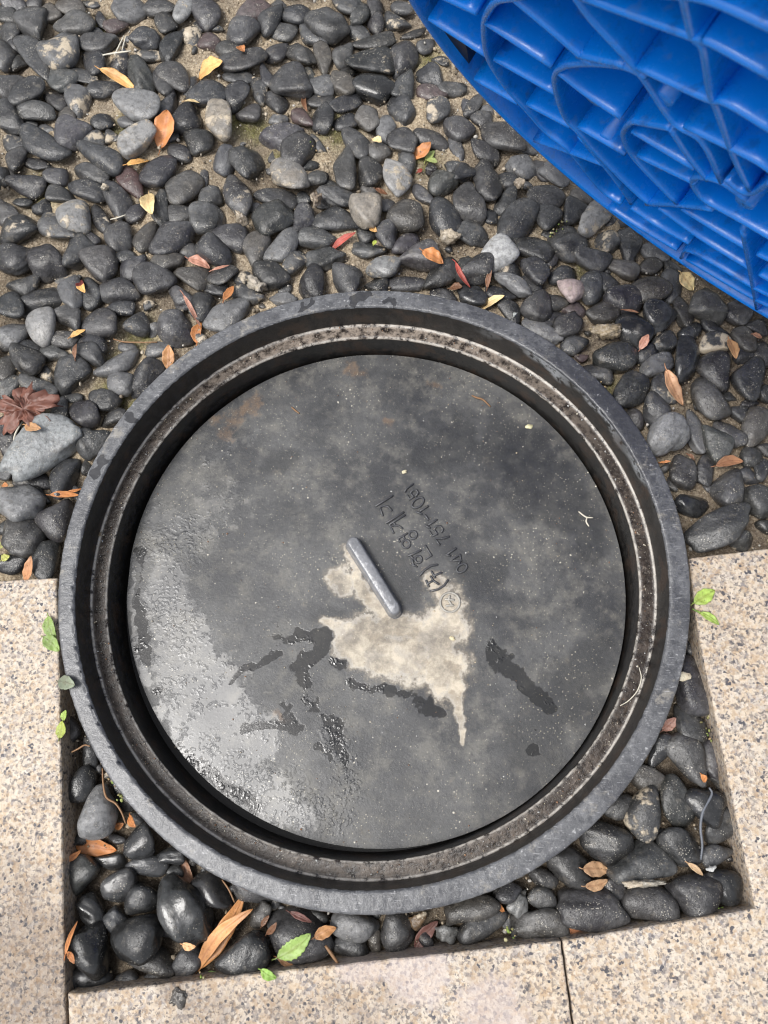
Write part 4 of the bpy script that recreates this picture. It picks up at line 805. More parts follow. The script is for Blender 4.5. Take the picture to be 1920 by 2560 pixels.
# tile x y length width angle colour curl label nick
LEAVES = [
('A', 780, 530, 260, 60, 25, YO, .5, 'narrow orange yellow leaf pointing right, near the upper left edge', 'the narrow yellow leaf'),
('A', 1365, 455, 180, 115, -12, YO, .3, 'broad orange yellow leaf lying in a sandy gap near the top', 'the broad yellow leaf'),
('A', 1060, 840, 200, 120, -70, OR, .5, 'orange brown leaf standing on end beside a pale mottled pebble', 'the upright orange leaf'),
('A', 895, 1055, 145, 50, -30, YO, .4, 'small slim yellow leaf just below the pale mottled pebble', 'the slim yellow leaf'),
('A', 1570, 318, 55, 45, 60, OR, .6, 'tiny bright orange leaf scrap near the top centre', 'the tiny orange scrap'),
('A', 1245, 660, 92, 18, 0, YE, .1, 'thin pale yellow leaf sliver lying level on dark pebbles', 'the pale yellow sliver'),
('C', 975, 285, 215, 80, 75, YE, .5, 'curled pale yellow leaf with a pointed tail beside the maroon pebble', 'the curled pale leaf'),
('C', 535, 820, 150, 45, 62, YO, .6, 'curled leaf, dark red above and yellow below, at the left', 'the red and yellow leaf'),
('C', 1290, 672, 140, 70, 18, PNK, .4, 'pinkish dry leaf half tucked under a dark pebble', 'the pinkish leaf'),
('C', 1430, 698, 120, 18, -18, PNK, .4, 'thin pinkish leaf strip right of the pinkish leaf', None),
('C', 1245, 980, 180, 26, 62, PNK, .5, 'long pink brown leaf curl above the frame, at the left', 'the pink brown curl'),
('C', 1290, 1120, 140, 62, -78, OR, .5, 'orange leaf hanging over the upper left of the frame', 'the orange leaf above the frame'),
('C', 1480, 862, 120, 46, -62, OR, .4, 'orange leaf tip between rough black stones above the frame', None),
('C', 505, 1125, 110, 40, -30, YO, .6, 'yellow and brown curled leaf between dark pebbles, left of the mossy patch', 'the curled brown yellow leaf'),
('D', 825, 530, 185, 45, -25, RED, .4, 'slim bright red leaf lying between dark pebbles', 'the slim red leaf'),
('D', 1405, 632, 150, 95, 25, OR, .4, 'orange leaf with a pointed corner, right of a wet white pebble', 'the pointed orange leaf'),
('D', 1600, 745, 170, 30, 55, RED, .6, 'red brown curled leaf strip just above the frame', 'the red brown curled strip'),
('D', 1555, 828, 80, 55, 10, BRN, .4, 'small brown leaf beside the frame, left of the yellow leaf', None),
('D', 1020, 450, 60, 36, 40, YO, .5, 'tiny yellow brown leaf bit below a tan topped pebble', None),
('D', 1072, 205, 80, 38, 10, BRN, .5, 'brown leaf scrap left of the tall pale pebble', None),
('D', 1027, 535, 40, 24, -70, LIM, .3, 'tiny bright green leaflet among the dark pebbles', None),
('B', 1042, 912, 70, 50, 35, YE, .4, 'small yellow leaf scrap on top of a brownish pebble', 'the small yellow scrap'),
('B', 1335, 975, 130, 80, -30, OR, .3, 'rounded orange leaf right beside a bright green sprig', 'the rounded orange leaf'),
('B', 1320, 1105, 42, 25, -35, RED, .3, 'tiny red leaf scrap below the bright green sprig', None),
('B', 585, 672, 150, 26, 82, BRN, .6, 'thin red brown leaf standing between dark pebbles near the top', None),
('E', 340, 925, 155, 58, -18, YE, .4, 'small pale yellow leaf resting on the top right edge of the frame', 'the yellow leaf on the frame'),
('E', 1600, 790, 130, 115, 40, YE, .3, 'round cream yellow leaf just below the blue cover', 'the round cream leaf'),
('E', 1240, 980, 100, 16, 20, BRN, .2, 'thin brown leaf stalk left of a wet pebble', None),
('E', 320, 772, 90, 30, -75, BRN, .4, 'narrow red brown leaf edge between dark pebbles, right of the curled strip', None),
('G', 905, 850, 290, 105, 55, (.62, .34, .17), .5, 'torn orange tan leaf with a long point, right of the frame', 'the torn tan leaf'),
('G', 1360, 545, 170, 80, 72, (.62, .33, .13), .4, 'orange leaf on edge beside a cement splashed pebble', 'the orange leaf on edge'),
('G', 1340, 1450, 240, 80, -12, (.42, .2, .09), .6, 'cupped orange brown leaf above a dark angular pebble at the right', 'the cupped brown leaf'),
('G', 1560, 440, 90, 50, 5, (.42, .2, .11), .4, 'brown orange leaf near the right edge under the cover', None),
('G', 665, 490, 110, 60, -60, PNK, .3, 'pinkish leaf between two dark pebbles right of the sandy lump', 'the pinkish leaf scrap'),
('G', 830, 1437, 80, 22, 0, OR, .2, 'orange leaf sliver under the pale round pebble beside the frame', None),
('G', 1035, 1400, 70, 30, 40, BRN, .4, 'small ragged brown leaf under the long pale patched pebble', None),
('H', 285, 715, 180, 80, 20, (.66, .36, .15), .3, 'pale orange leaf tucked behind the big angular grey rock', 'the leaf behind the big rock'),
('H', 1455, 115, 180, 95, -82, (.62, .30, .10), .3, 'orange leaf with dark specks leaning on the upper left of the frame', 'the speckled orange leaf'),
('H', 560, 1305, 220, 55, -5, OR, .5, 'orange leaf strip under a wet dark pebble at the left', 'the orange strip'),
('H', 645, 1262, 110, 28, -22, OR, .4, 'short orange leaf edge touching the left side of the frame', None),
('H', 245, 1945, 230, 90, -62, (.50, .24, .10), .4, 'orange brown leaf standing by the left paving slab', 'the leaf by the left slab'),
('H', 655, 60, 120, 36, -80, BRN, .4, 'brown leaf end between dark pebbles at the left', None),
('H', 45, 1225, 70, 40, 10, OR, .3, 'orange leaf scrap at the left edge above a pale round pebble', None),
('I', 355, 945, 290, 105, 12, OR, .4, 'bright orange brown leaf under the pale rounded pebble in the lower left pit', 'the bright orange leaf'),
('I', 220, 1010, 95, 40, -42, OR, .3, 'small orange leaf against the left slab, beside the bright orange leaf', None),
('I', 185, 430, 170, 62, -68, (.38, .18, .08), .5, 'brown orange leaf standing in the narrow gap at the left slab', 'the leaf in the narrow gap'),
('I', 175, 300, 110, 55, 60, MAR, .4, 'dark maroon leaf deep in the narrow gap at the left slab', None),
('I', 600, 785, 90, 45, 55, OR, .5, 'orange leaf curl under the frame beside a wet pebble', None),
('I', 512, 812, 80, 45, -20, OR, .3, 'orange leaf piece between the pale rounded pebble and a wet one', None),
('I', 965, 1110, 170, 75, 68, (.50, .27, .16), .6, 'crumpled pinkish orange leaf under the lower left of the frame', 'the crumpled leaf under the frame'),
('I', 1175, 1500, 560, 125, -58, (.56, .24, .06), .22, 'long veined orange brown leaf, upper one of the overlapping pair at the bottom', 'the long veined leaf'),
('I', 1195, 1560, 600, 95, -48, (.66, .30, .09), .25, 'long folded orange leaf, lower one of the overlapping pair at the bottom', 'the long folded leaf'),
('I', 965, 1590, 90, 45, 10, (.66, .36, .15), .3, 'pale orange leaf tip under the large lumpy wet pebble', None),
('I', 205, 1540, 200, 32, -78, OR, .4, 'thin orange leaf edge between the left slab and a glossy pebble', None),
('I', 200, 1670, 90, 40, 48, OR, .4, 'small orange leaf against the left slab near the pit corner', None),
('I', 1500, 1480, 120, 42, -50, BRN, .3, 'brown leaf under the frame left of the serrated green leaf', None),
('J', 200, 675, 150, 42, 35, (.42, .2, .07), .4, 'brown leaf under the stalk of the serrated green leaf', 'the brown leaf by the green one'),
('J', 450, 470, 150, 75, -22, (.50, .25, .09), .6, 'cupped orange brown leaf right of the serrated green leaf', 'the cupped orange leaf'),
('J', 290, 370, 160, 40, 25, MAR, .5, 'dry maroon leaf curl close under the bottom of the frame', None),
('J', 1105, 490, 240, 90, -52, (.17, .075, .06), .4, 'dark maroon leaf leaning on the bottom slab', 'the maroon leaf'),
('J', 1588, 312, 95, 32, 55, OR, .3, 'slim orange leaf under the frame right of the long brown pebble', None),
('J', 60, 395, 90, 36, -55, BRN, .3, 'narrow brown leaf above the serrated green leaf', None),
('K', 668, 1322, 165, 85, 8, TAN, .3, 'tan folded leaf, upper half of the pair between the lower right pebbles', 'the tan folded leaf'),
('K', 672, 1400, 150, 60, -8, TAN, .3, 'tan leaf, lower half of the pair between the lower right pebbles', None),
('K', 560, 1682, 165, 34, 15, (.50, .22, .10), .3, 'orange brown leaf pressed against the bottom slab', 'the leaf at the bottom slab'),
('K', 1090, 485, 95, 60, -50, (.30, .15, .11), .3, 'dull red brown leaf sticking out from the right of the frame', None),
('K', 1285, 800, 60, 36, 60, OR, .5, 'orange leaf curl between pebbles beside the right slab', None),
('K', 1240, 1320, 110, 36, 40, (.62, .42, .22), .5, 'broken tan leaf crumbs among the lower right pebbles', None),
]
GREENS = [  # leaves of small weeds
('I', 135, 192, 115, 72, -80, LIM, 'lime green leaf of a small weed over the edge of the left slab', 'the lime green leaf', 0),
('I', 160, 100, 72, 44, -75, (.30, .45, .06), 'smaller green leaf of the weed in the left gap', None, 0),
('J', 248, 555, 270, 115, -36, (.27, .42, .09), 'serrated bright green leaf lying on a large dark pebble at the bottom', 'the serrated green leaf', 1),
('J', 82, 738, 115, 62, 28, GRN, 'smooth green leaf resting on the edge of the bottom slab', 'the smooth green leaf', 0),
('I', 1130, 1775, 100, 45, 0, (.14, .26, .05), 'dark green leaf under the long folded orange leaf', None, 0),
('Z6', 410, 535, 190, 92, 72, (.30, .46, .10), 'upper green leaf of the weed between left slab and frame', 'the green weed leaves', 0),
('Z6', 405, 665, 165, 100, 42, (.28, .44, .09), 'lower green leaf of the weed between left slab and frame', None, 0),
('Z6', 525, 975, 175, 105, 12, (.20, .24, .16), 'dull grey green leaf lying over the left edge of the frame', 'the dull grey green leaf', 0),
('R8', 1240, 1308, 135, 75, -32, (.33, .48, .07), 'upper bright green leaf of the sprig on the right slab', 'the green sprig on the right slab', 0),
('R8', 1270, 1430, 125, 48, 34, (.30, .45, .07), 'lower bright green leaf of the sprig on the right slab', None, 0),
('B', 1385, 1010, 90, 40, -50, (.36, .48, .12), 'bright green sprig leaf beside the rounded orange leaf', 'the bright green sprig', 1),
('B', 1400, 1045, 80, 34, 35, (.40, .50, .14), 'lower leaf of the bright green sprig between the pebbles', None, 1),
('H', 10, 1742, 70, 60, 20, (.50, .52, .14), 'yellow green clover leaf at the left edge', None, 0),
('H', 48, 1850, 80, 66, -30, (.52, .54, .10), 'yellow green clover leaf below another at the left edge', None, 0),
]
TILES['Z6'] = (0, 1400, 3.16); TILES['R8'] = (1200, 900, 2.212)
LANDMARKS = []
def leaf_mesh(L, W, curl, serr, rng):
    n, m = 22, 8; V = []; surf = []
    bend = rng.uniform(-.10, .10); tw = rng.uniform(-.5, .5)
    for i in range(n + 1):
        s_ = i / n; wd = W / 2 * (math.sin(math.pi * s_ ** .85) ** .75 + .02) * (1 + (.10 if serr else .04) * math.sin(s_ * (48 if serr else 21) + 1) * (1 if 0 < i < n else 0))
        for j in range(m + 1):
            t = j / m * 2 - 1; x = (s_ - .5) * L; y = t * wd + bend * L * math.sin(math.pi * s_)
            z = curl * abs(t) ** 1.6 * wd * .9 + .06 * L * math.sin(s_ * 3.1 + tw) + tw * t * wd * .35 + .03 * W * math.sin(s_ * 17 + t * 3)
            V.append((x, y, z)); vv = max(0, 1 - abs(t) * 6); side = max(0, math.sin((s_ * 9 - abs(t) * 1.6) * math.pi * 2) - .8) * 3
            surf.append((min(1, vv + side * .7), 0, 0))
    k = m + 1; fa = [(i * k + j, (i + 1) * k + j, (i + 1) * k + j + 1, i * k + j + 1) for i in range(n) for j in range(m)]
    st, sf = sweep([(-L * .5 - .16 * L, rng.uniform(-.04, .04) * L, -.001), (-L * .56, 0, 0), (-L * .47, 0, .0003)], [.0004, .0005, .0006], 5)
    o = len(V); V += [tuple(p) for p in st]; fa += [tuple(a + o for a in q) for q in sf]; surf += [(1, 0, 0)] * len(st)
    return np.array(V, float), fa, np.array(surf)
PLANT = {100: 'a', 101: 'a', 105: 'b', 106: 'b', 108: 'c', 109: 'c', 110: 'd', 111: 'd', 112: 'e', 113: 'e'}
PLAB = {'a': 'small lime green weed growing in the gap at the left slab', 'b': 'two leaved green weed between the left slab and the frame', 'c': 'bright green sprig with two leaves on the right slab beside the frame', 'd': 'bright green sprig growing beside the rounded orange leaf', 'e': 'yellow green clover leaves at the very left edge'}
POBJ = {}
def put_leaf(i, tile, x, y, L, W, an, colr, curl, label, nick, serr=0, name='fallen_leaf', cat='leaf', group=None, thick=.0005):
    rng = np.random.default_rng(500 + i); ox, oy, sc = TILES[tile]; u, v = ox + x / sc, oy + y / sc; L, W = L / sc, W / sc
    z = -.02; a = rad(an); du, dv = math.cos(a), math.sin(a)
    for _ in range(3):
        zs = []
        for t in (-.35, 0, .35):
            g = gp(u + du * L * t, v + dv * L * t, z); zs.append(top_z(g[0], g[1]))
            if math.hypot(g[0], g[1]) < .402 and math.hypot(g[0], g[1]) > .37: zs[-1] = .0
            if (tile in ('Z6', 'R8')) or (tile == 'I' and i >= 100 and y < 300) or (tile == 'J' and y > 730): zs[-1] = max(zs[-1], Z_PAVE)
        z = sorted(zs)[1] * .35 + max(zs) * .65 + .004 + (.011 if 'long veined' in label else 0)
    c = gp(u, v, z); p1 = gp(u + du * L / 2, v + dv * L / 2, z); p0 = gp(u - du * L / 2, v - dv * L / 2, z); ax = p1 - p0; Lm = np.linalg.norm(ax)
    V, fa, sf = leaf_mesh(Lm, W * Lm / L, curl, serr, rng)
    t_ = np.linspace(0, 1, len(V))
    # drape: tilt with the pebbles beneath
    slope = (zs[2] - zs[0]) / (.7 * Lm) if len(zs) > 2 else 0; slope = max(-.5, min(.5, slope)); V[:, 2] += V[:, 0] * slope
    th = math.atan2(ax[1], ax[0]); ca, sa = math.cos(th), math.sin(th); X = V[:, 0] * ca - V[:, 1] * sa; Y = V[:, 0] * sa + V[:, 1] * ca
    base = np.array(colr); base = base * .82 + base.mean() * .10; tone = np.tile(base, (len(V), 1)) * (1 + .25 * np.sin(V[:, 0] * 90 + i))[:, None]
    if 'dark red above' in label: k_ = (V[:, 0] < 0)[:, None]; tone = np.where(k_, np.array([.14, .025, .02]), tone)
    zmin = -.064 if in_pit(c[0], c[1]) else -.05
    o = mesh_obj(name, np.stack([X, Y, V[:, 2]], 1), fa, M['leaf'], attrs={'tone': np.clip(tone, .005, .9), 'surf': sf})
    o.location = tuple(map(float, c))
    sm = o.modifiers.new('thickness', 'SOLIDIFY'); sm.thickness = thick; sm.offset = 0
    if i in PLANT:
        k_ = PLANT[i]
        if k_ not in POBJ: POBJ[k_] = tag(empty('weed_plant', tuple(map(float, c))), PLAB[k_], 'weed', 'small green weeds'); POBJ[k_]['_b'] = tuple(map(float, c))
        o.name = 'leaf'; o.parent = POBJ[k_]; o.location = tuple(float(a - b) for a, b in zip(c, POBJ[k_]['_b']))
    else: tag(o, label, cat, group)
    if nick: LANDMARKS.append((nick, u, v))
    return o
for i, (t, x, y, L, W, an, c, cu, lab, nick) in enumerate(LEAVES):
    put_leaf(i, t, x, y, L, W, an, c, cu, lab, nick, group='dry leaves fallen among the pebbles')
for i, (t, x, y, L, W, an, c, lab, nick, serr) in enumerate(GREENS):
    put_leaf(100 + i, t, x, y, L, W, an, c, .25, lab, nick, serr, name='weed_leaf', cat='weed leaf', group='green weed leaves')

def line(tile, pts, z, rr_, mat, name, label, cat, follow=True):
    ox, oy, sc = TILES[tile]; P = []
    for k, (x, y) in enumerate(pts):
        zz = z
        if follow:
            g = gp(ox + x / sc, oy + y / sc, z); zz = max(z, top_z(g[0], g[1]) + .001)
        P.append(gp(ox + x / sc, oy + y / sc, zz))
    P = smooth(P, 4); base = P[len(P) // 2]
    n = len(P); V, fa = sweep(P, [rr_ * (.5 + .5 * math.sin(math.pi * (k + .6) / (n + .2))) + rr_ * .3 for k in range(n)], 6)
    if name == 'stem':
        B_ = np.array(POBJ['c']['_b']); return mesh_obj(name, np.array(V) - B_, fa, mat, POBJ['c'])
    o = mesh_obj(name, V, fa, mat, loc=base); return tag(o, label, cat)
TILES['L7'] = (500, 700, 1.843); TILES['S3'] = (1200, 1600, 2.304)
line('A', [(665, 357), (740, 345), (850, 330)], -.02, .0012, M['pale'], 'dry_stalk', 'white dry stalk lying level near the upper left', 'stalk')
line('A', [(803, 232), (770, 300), (742, 358)], -.02, .0009, M['pale'], 'dry_stalk', 'left one of two upright white stalks crossing at the upper left', 'stalk')
line('A', [(815, 235), (800, 290), (790, 330)], -.02, .0008, M['pale'], 'dry_stalk', 'right one of two upright white stalks crossing at the upper left', 'stalk')
line('C', [(735, 1160), (800, 1178), (900, 1182), (1020, 1180)], -.035, .0010, M['stem'], 'twig', 'thin pinkish twig lying across the mossy patch above the frame', 'twig')
line('C', [(715, 385), (760, 375), (815, 355)], -.035, .0008, M['pale'], 'twig', 'thin pale twig left of the curled pale leaf', 'twig')
line('I', [(205, 338), (250, 315), (290, 292), (325, 300)], -.03, .0009, M['stem'], 'twig', 'short budded twig in the gap left of the frame', 'twig')
line('I', [(405, 440), (410, 540), (430, 630), (490, 670), (530, 730), (555, 800)], -.03, .0011, M['stem'], 'twig', 'bent brown twig running down beside the left of the frame', 'twig')
line('I', [(1180, 1165), (1225, 1230), (1260, 1310)], -.035, .0009, M['stem'], 'twig', 'reddish twig above the long veined leaf', 'twig')
line('J', [(450, 555), (490, 610), (532, 672)], -.03, .0016, M['stem'], 'twig', 'straight rust brown twig leaning on the bottom slab', 'twig')
line('H', [(198, 662), (150, 740), (125, 800), (120, 845)], -.015, .0011, M['pale'], 'leaf_stalk', 'pale stalk beside the crumpled maple leaf', 'stalk')
line('S3', [(1320, 850), (1335, 890), (1285, 985), (1270, 1080), (1280, 1180), (1272, 1265)], -.03, .0013, M['thread'], 'string', 'grey string lying over the lower right pebbles', 'string')
line('R8', [(1172, 1345), (1200, 1335), (1225, 1318)], -.018, .0009, M['green'], 'stem', 'upper green stem of the sprig on the right slab', 'stem', False)
line('R8', [(1172, 1375), (1215, 1398), (1245, 1415)], -.018, .0009, M['green'], 'stem', 'lower green stem of the sprig on the right slab', 'stem', False)
line('R8', [(880, 1700), (892, 1760), (870, 1830), (820, 1885), (775, 1912)], -.041, .0006, M['pale'], 'grass_blade', 'thin dry grass blade lying in the right part of the frame ledge', 'grass blade', False)
line('R8', [(545, 838), (570, 858), (592, 870), (625, 872)], LZ + .003, .0009, M['pale'], 'dry_stalk', 'small curled pale stalk lying on the right of the lid', 'stalk', False)
line('R8', [(592, 868), (588, 895), (603, 920)], LZ + .003, .0009, M['pale'], 'dry_stalk', 'short pale stalk below the curled one on the right of the lid', 'stalk', False)
line('L7', [(1252, 532), (1275, 542), (1305, 552), (1338, 583)], LZ + .002, .0012, M['stem'], 'twig', 'red brown curl of bark lying on the upper right of the lid', 'twig', False)
line('L7', [(422, 585), (438, 600), (458, 615)], LZ + .0015, .0010, M['stem'], 'twig', 'tiny dark twig lying on the upper left of the lid', 'twig', False)

def flat_leaf(u, v, sz, colr, label, name, z):
    rng = np.random.default_rng(int(u)); K = 11; c = gp(u, v, z); V = [(0, 0, .0004)]
    for k in range(K): a = 2 * math.pi * k / K; r_ = sz * rng.uniform(.6, 1.1); V.append((r_ * math.cos(a), r_ * .7 * math.sin(a), rng.uniform(0, .0015)))
    fa = [(0, 1 + k, 1 + (k + 1) % K) for k in range(K)]
    o = mesh_obj(name, V, fa, M['leaf'], attrs={'tone': np.array(colr), 'surf': np.zeros(3)}); o.location = tuple(map(float, c)); m_ = o.modifiers.new('thickness', 'SOLIDIFY'); m_.thickness = .0006
    return tag(o, label, 'leaf bit')
flat_leaf(1322, 1066, .0065, (.62, .60, .38), 'small pale yellow leaf lying on the upper right of the lid', 'leaf_bit', LZ + .001)
flat_leaf(1710, 1690, .010, (.66, .60, .45), 'cream leaf scrap on a dark pebble right of the frame', 'leaf_bit', -.03)
flat_leaf(1130, 1596, .0045, (.66, .60, .40), 'tiny pale scrap on the lid right of the handle', 'leaf_bit', LZ + .001)
flat_leaf(1010, 1180, .0045, (.60, .55, .38), 'tiny pale scrap on the lid above the telephone number', 'leaf_bit', LZ + .001)

def maple():
    rng = np.random.default_rng(3); c = gp(58, 1022, -.012); V = [(0, 0, 0)]; K = 60; rings = 5
    for q in range(1, rings + 1):
        for k in range(K):
            a = 2 * math.pi * k / K; lob = .42 + .5 * abs(math.cos(a * 2.5)) ** .9 + .10 * math.sin(a * 19) + rng.uniform(-.07, .07) * (q == rings); r_ = .050 * lob * q / rings
            z = .005 * math.sin(a * 5 + q) + .004 * math.sin(a * 13 + q * 2.6) + rng.uniform(-.0022, .0022) + .004 * q / rings * math.sin(a * 3)
            V.append((r_ * math.cos(a + .4) * 1.1, r_ * math.sin(a + .4) * .85, z))
    fa = [(0, 1 + k, 1 + (k + 1) % K) for k in range(K)]
    for q in range(rings - 1): fa += [(1 + q * K + k, 1 + (q + 1) * K + k, 1 + (q + 1) * K + (k + 1) % K, 1 + q * K + (k + 1) % K) for k in range(K)]
    V = np.array(V); sf = np.zeros((len(V), 3)); sf[:, 0] = np.clip(1 - np.abs(((np.arctan2(V[:, 1], V[:, 0]) * 2.5 / np.pi) % 1) - .5) * 8, 0, 1)
    o = mesh_obj('fallen_leaf', V, fa, M['leaf'], attrs={'tone': np.array([.20, .085, .06]), 'surf': sf}); o.location = tuple(map(float, c))
    m_ = o.modifiers.new('thickness', 'SOLIDIFY'); m_.thickness = .0006
    tag(o, 'crumpled red brown maple leaf at the left edge above the big grey rock', 'leaf', 'dry leaves fallen among the pebbles'); LANDMARKS.append(('the crumpled maple leaf', 58, 1022))
maple()
def rock(u, v, L, W, an, z, tone, label, seed, name='stone_lump', cat='stone', T=.02, crust=.8):
    rng = np.random.default_rng(seed); c = gp(u, v, z); q, fa = pebble_mesh(L, W, T, rng, 'K'); 
    for k in range(14):
        a = rng.normal(size=3) * (160 + 60 * k); q = q * (1 + .045 * np.sin(q @ a + rng.uniform(0, 6)))[:, None]
    a = -rad(an); X = q[:, 0] * math.cos(a) - q[:, 1] * math.sin(a); Y = q[:, 0] * math.sin(a) + q[:, 1] * math.cos(a)
    o = mesh_obj(name, np.stack([X, Y, q[:, 2]], 1), fa, M['peb'], attrs={'tone': np.array(tone), 'surf': np.array([crust, 0, .3])}); o.location = tuple(map(float, c)); return tag(o, label, cat)
rock(1514, 829, .044, .022, 10, -.025, (.36, .28, .17), 'lumpy sandy mortar piece on the moss right of the frame', 71, 'mortar_lump', 'mortar'); LANDMARKS.append(('the sandy mortar lump', 1514, 829))
rock(1300, 458, .014, .014, 0, -.02, (.50, .40, .28), 'small cream stone between dark pebbles near the blue cover', 72, 'stone_chip', 'stone', .012)
rock(262, 467, .012, .010, 0, -.02, (.50, .43, .33), 'small cream stone beside the maroon pebble', 73, 'stone_chip', 'stone', .01)
rock(790, 495, .018, .022, 30, -.02, (.26, .2, .14), 'crumbly brown mortar piece left of the sloping dark pebble', 74, 'mortar_lump', 'mortar')
rock(605, 550, .022, .014, 25, -.014, (.30, .24, .17), 'flat brown mortar piece lying across a dark pebble', 75, 'mortar_lump', 'mortar')
rock(1125, 595, .03, .022, 30, -.03, (.36, .3, .22), 'rough sandy mortar piece beside the pointed orange leaf', 76, 'mortar_lump', 'mortar')
rock(645, 712, .03, .022, 20, -.03, (.42, .37, .30), 'pale crumbled mortar on stones just above the frame', 77, 'mortar_lump', 'mortar')
rock(1608, 2210, .052, .008, -2, -.024, (.36, .33, .27), 'pale gritty stone edge between two lower right pebbles', 78, 'stone_chip', 'stone', .014)
rock(1288, 787, .007, .007, 0, .002, (.40, .42, .40), 'small pale round stone on the outer edge of the frame', 79, 'stone_chip', 'stone', .006, .1)
rock(1778, 2172, .014, .006, -18, -.03, (.6, .6, .58), 'tiny white stone sliver near the right slab', 80, 'stone_chip', 'stone', .005, .1)
rock(445, 2490, .022, .020, 0, -.022, (.07, .06, .05), 'dark clump of soil on the edge of the bottom slab', 81, 'soil_clump', 'soil', .012, .3)

# ------------------------------------------------------------------ the pebbles themselves
SPECIAL = {'V': 'the smooth pale pebble', 'P': 'the dark maroon pebble', 'R': 'the pinkish white pebble', 'K': 'the big grey rock', 'Q': 'the large smooth pebble by the right slab', 'X': 'the lumpy wet pebble',
           'q': 'the squarish pebble below the cover', 'M': None, 'B': 'the rusty brown stone'}
SPLAB = {'V': 'smooth pale grey rounded pebble lying on top of the dark ones', 'P': 'dark maroon elongated pebble with sandy specks, at the left',
         'R': 'pinkish white veined pebble above the right of the frame', 'K': 'big angular pale grey rock left of the frame', 'Q': 'large smooth dark pebble with tan patch, touching the right slab',
         'X': 'large lumpy wet black pebble near the bottom left of the pit', 'q': 'squarish dark pebble just below the edge of the blue cover', 'B': 'rusty brown rough stone under the bottom of the frame'}
for p in pebs:
    if SPECIAL.get(p['k']): LANDMARKS.append((SPECIAL[p['k']], p['u'], p['v']))
LANDMARKS += [('the telephone number', 1080, 1330)][:0]
vis = [p for p in pebs]
def area(p): return p['L'] * p['W'] * (.5 if (p['u'] < 0 or p['v'] < 0 or p['u'] > 1920 or p['v'] > 2560) else 1)
vis.sort(key=area, reverse=True)
SECT = ['right', 'lower right', 'below', 'lower left', 'left', 'upper left', 'above', 'upper right']
def sector(du, dv): return int(((math.degrees(math.atan2(dv, du)) + 22.5) % 360) // 45)
ORD = ['nearest', 'second', 'third', 'fourth', 'fifth', 'sixth', 'seventh', 'eighth', 'ninth', 'tenth', 'eleventh', 'twelfth']
big = vis[:300]; small = vis[300:]
def make_label(p):
    if p['k'] in SPLAB: return SPLAB[p['k']]
    best = None
    for nick, u, v in LANDMARKS:
        dd = math.hypot(p['u'] - u, p['v'] - v)
        if dd < 12: continue
        s_ = sector(p['u'] - u, p['v'] - v)
        rank = sum(1 for q in pebs if q is not p and math.hypot(q['u'] - u, q['v'] - v) < dd and math.hypot(q['u'] - u, q['v'] - v) >= 12 and sector(q['u'] - u, q['v'] - v) == s_)
        sc = dd + rank * 60
        if best is None or sc < best[0]: best = (sc, nick, s_, rank)
    _, nick, s_, rank = best
    asp = p['L'] / p['W']; shp = 'round' if asp < 1.2 else 'oval' if asp < 1.6 else 'long'
    wd = KIND[p['k']][4]; shp = '' if (len(wd.split()) + len(nick.split()) > 8) else shp; place_ = SECT[s_] if SECT[s_] in ('above', 'below') else SECT[s_] + ' of'
    return ' '.join(('%s %s pebble, %s one %s %s' % (wd, shp, ORD[min(rank, 11)], place_, nick)).split())
def surf_of(p, rng):
    t, cr, wt, du, _ = KIND[p['k']]; f_ = rng.choice([rng.uniform(.6, 1.3), rng.uniform(1.3, 2.3)], p=[.78, .22]) if p['k'] in 'dwbxm' else rng.uniform(.95, 1.08)
    t = np.array(t) * f_
    if p['k'] == 'd': t = t * np.array([1 + rng.uniform(-.03, .12), 1, 1 + rng.uniform(-.14, .08)])
    if p['pit'] and p['k'] == 'd': wt = rng.choice([0, .15, .5], p=[.55, .25, .2]) if p.get('u', 999) > 760 else rng.choice([0, .35, .9], p=[.35, .25, .4]); t = t * .88
    elif p['k'] == 'd' and rng.random() < .12: cr = rng.uniform(.3, .6)
    return t, np.array([cr * rng.uniform(.8, 1.15), wt, du * rng.uniform(.3, 1.8)])
stuffV, stuffF, stuffT, stuffS = [], [], [], []; off = 0
def world_mesh(p, q):
    a = p['rot']; X = q[:, 0] * math.cos(a) - q[:, 1] * math.sin(a); Y = q[:, 0] * math.sin(a) + q[:, 1] * math.cos(a); return np.stack([X, Y, q[:, 2]], 1)
for i, p in enumerate(big):
    rng = np.random.default_rng(7000 + i); q, fa = pebble_mesh(p['l'], p['w'], p['t'], rng, p['k'], 4)
    tilt = rng.uniform(-.16, .16); q[:, 2] += q[:, 0] * tilt * .6
    t, s_ = surf_of(p, rng)
    o = mesh_obj('pebble' if p['k'] not in 'K' else 'rock', world_mesh(p, q), fa, M['peb'], attrs={'tone': t, 'surf': s_}); o.location = tuple(map(float, p['c']))
    tag(o, make_label(p), 'pebble' if p['k'] not in 'K' else 'rock', 'black river pebbles around the manhole')
def add_stuff(c, l, w_, t_, rot, k, pit, seed, sub=3):
    global off
    rng = np.random.default_rng(seed); p = dict(k=k, pit=pit, rot=rot); q, fa = pebble_mesh(l, w_, t_, rng, k, sub); t, s_ = surf_of(p, rng)
    stuffV.append(world_mesh(p, q) + np.array(c)); stuffF.append(fa + off); off += len(q); stuffT.append(np.tile(t, (len(q), 1))); stuffS.append(np.tile(s_, (len(q), 1)))
for i, p in enumerate(small): add_stuff(p['c'], p['l'], p['w'], p['t'], p['rot'], p['k'], p['pit'], 9000 + i)
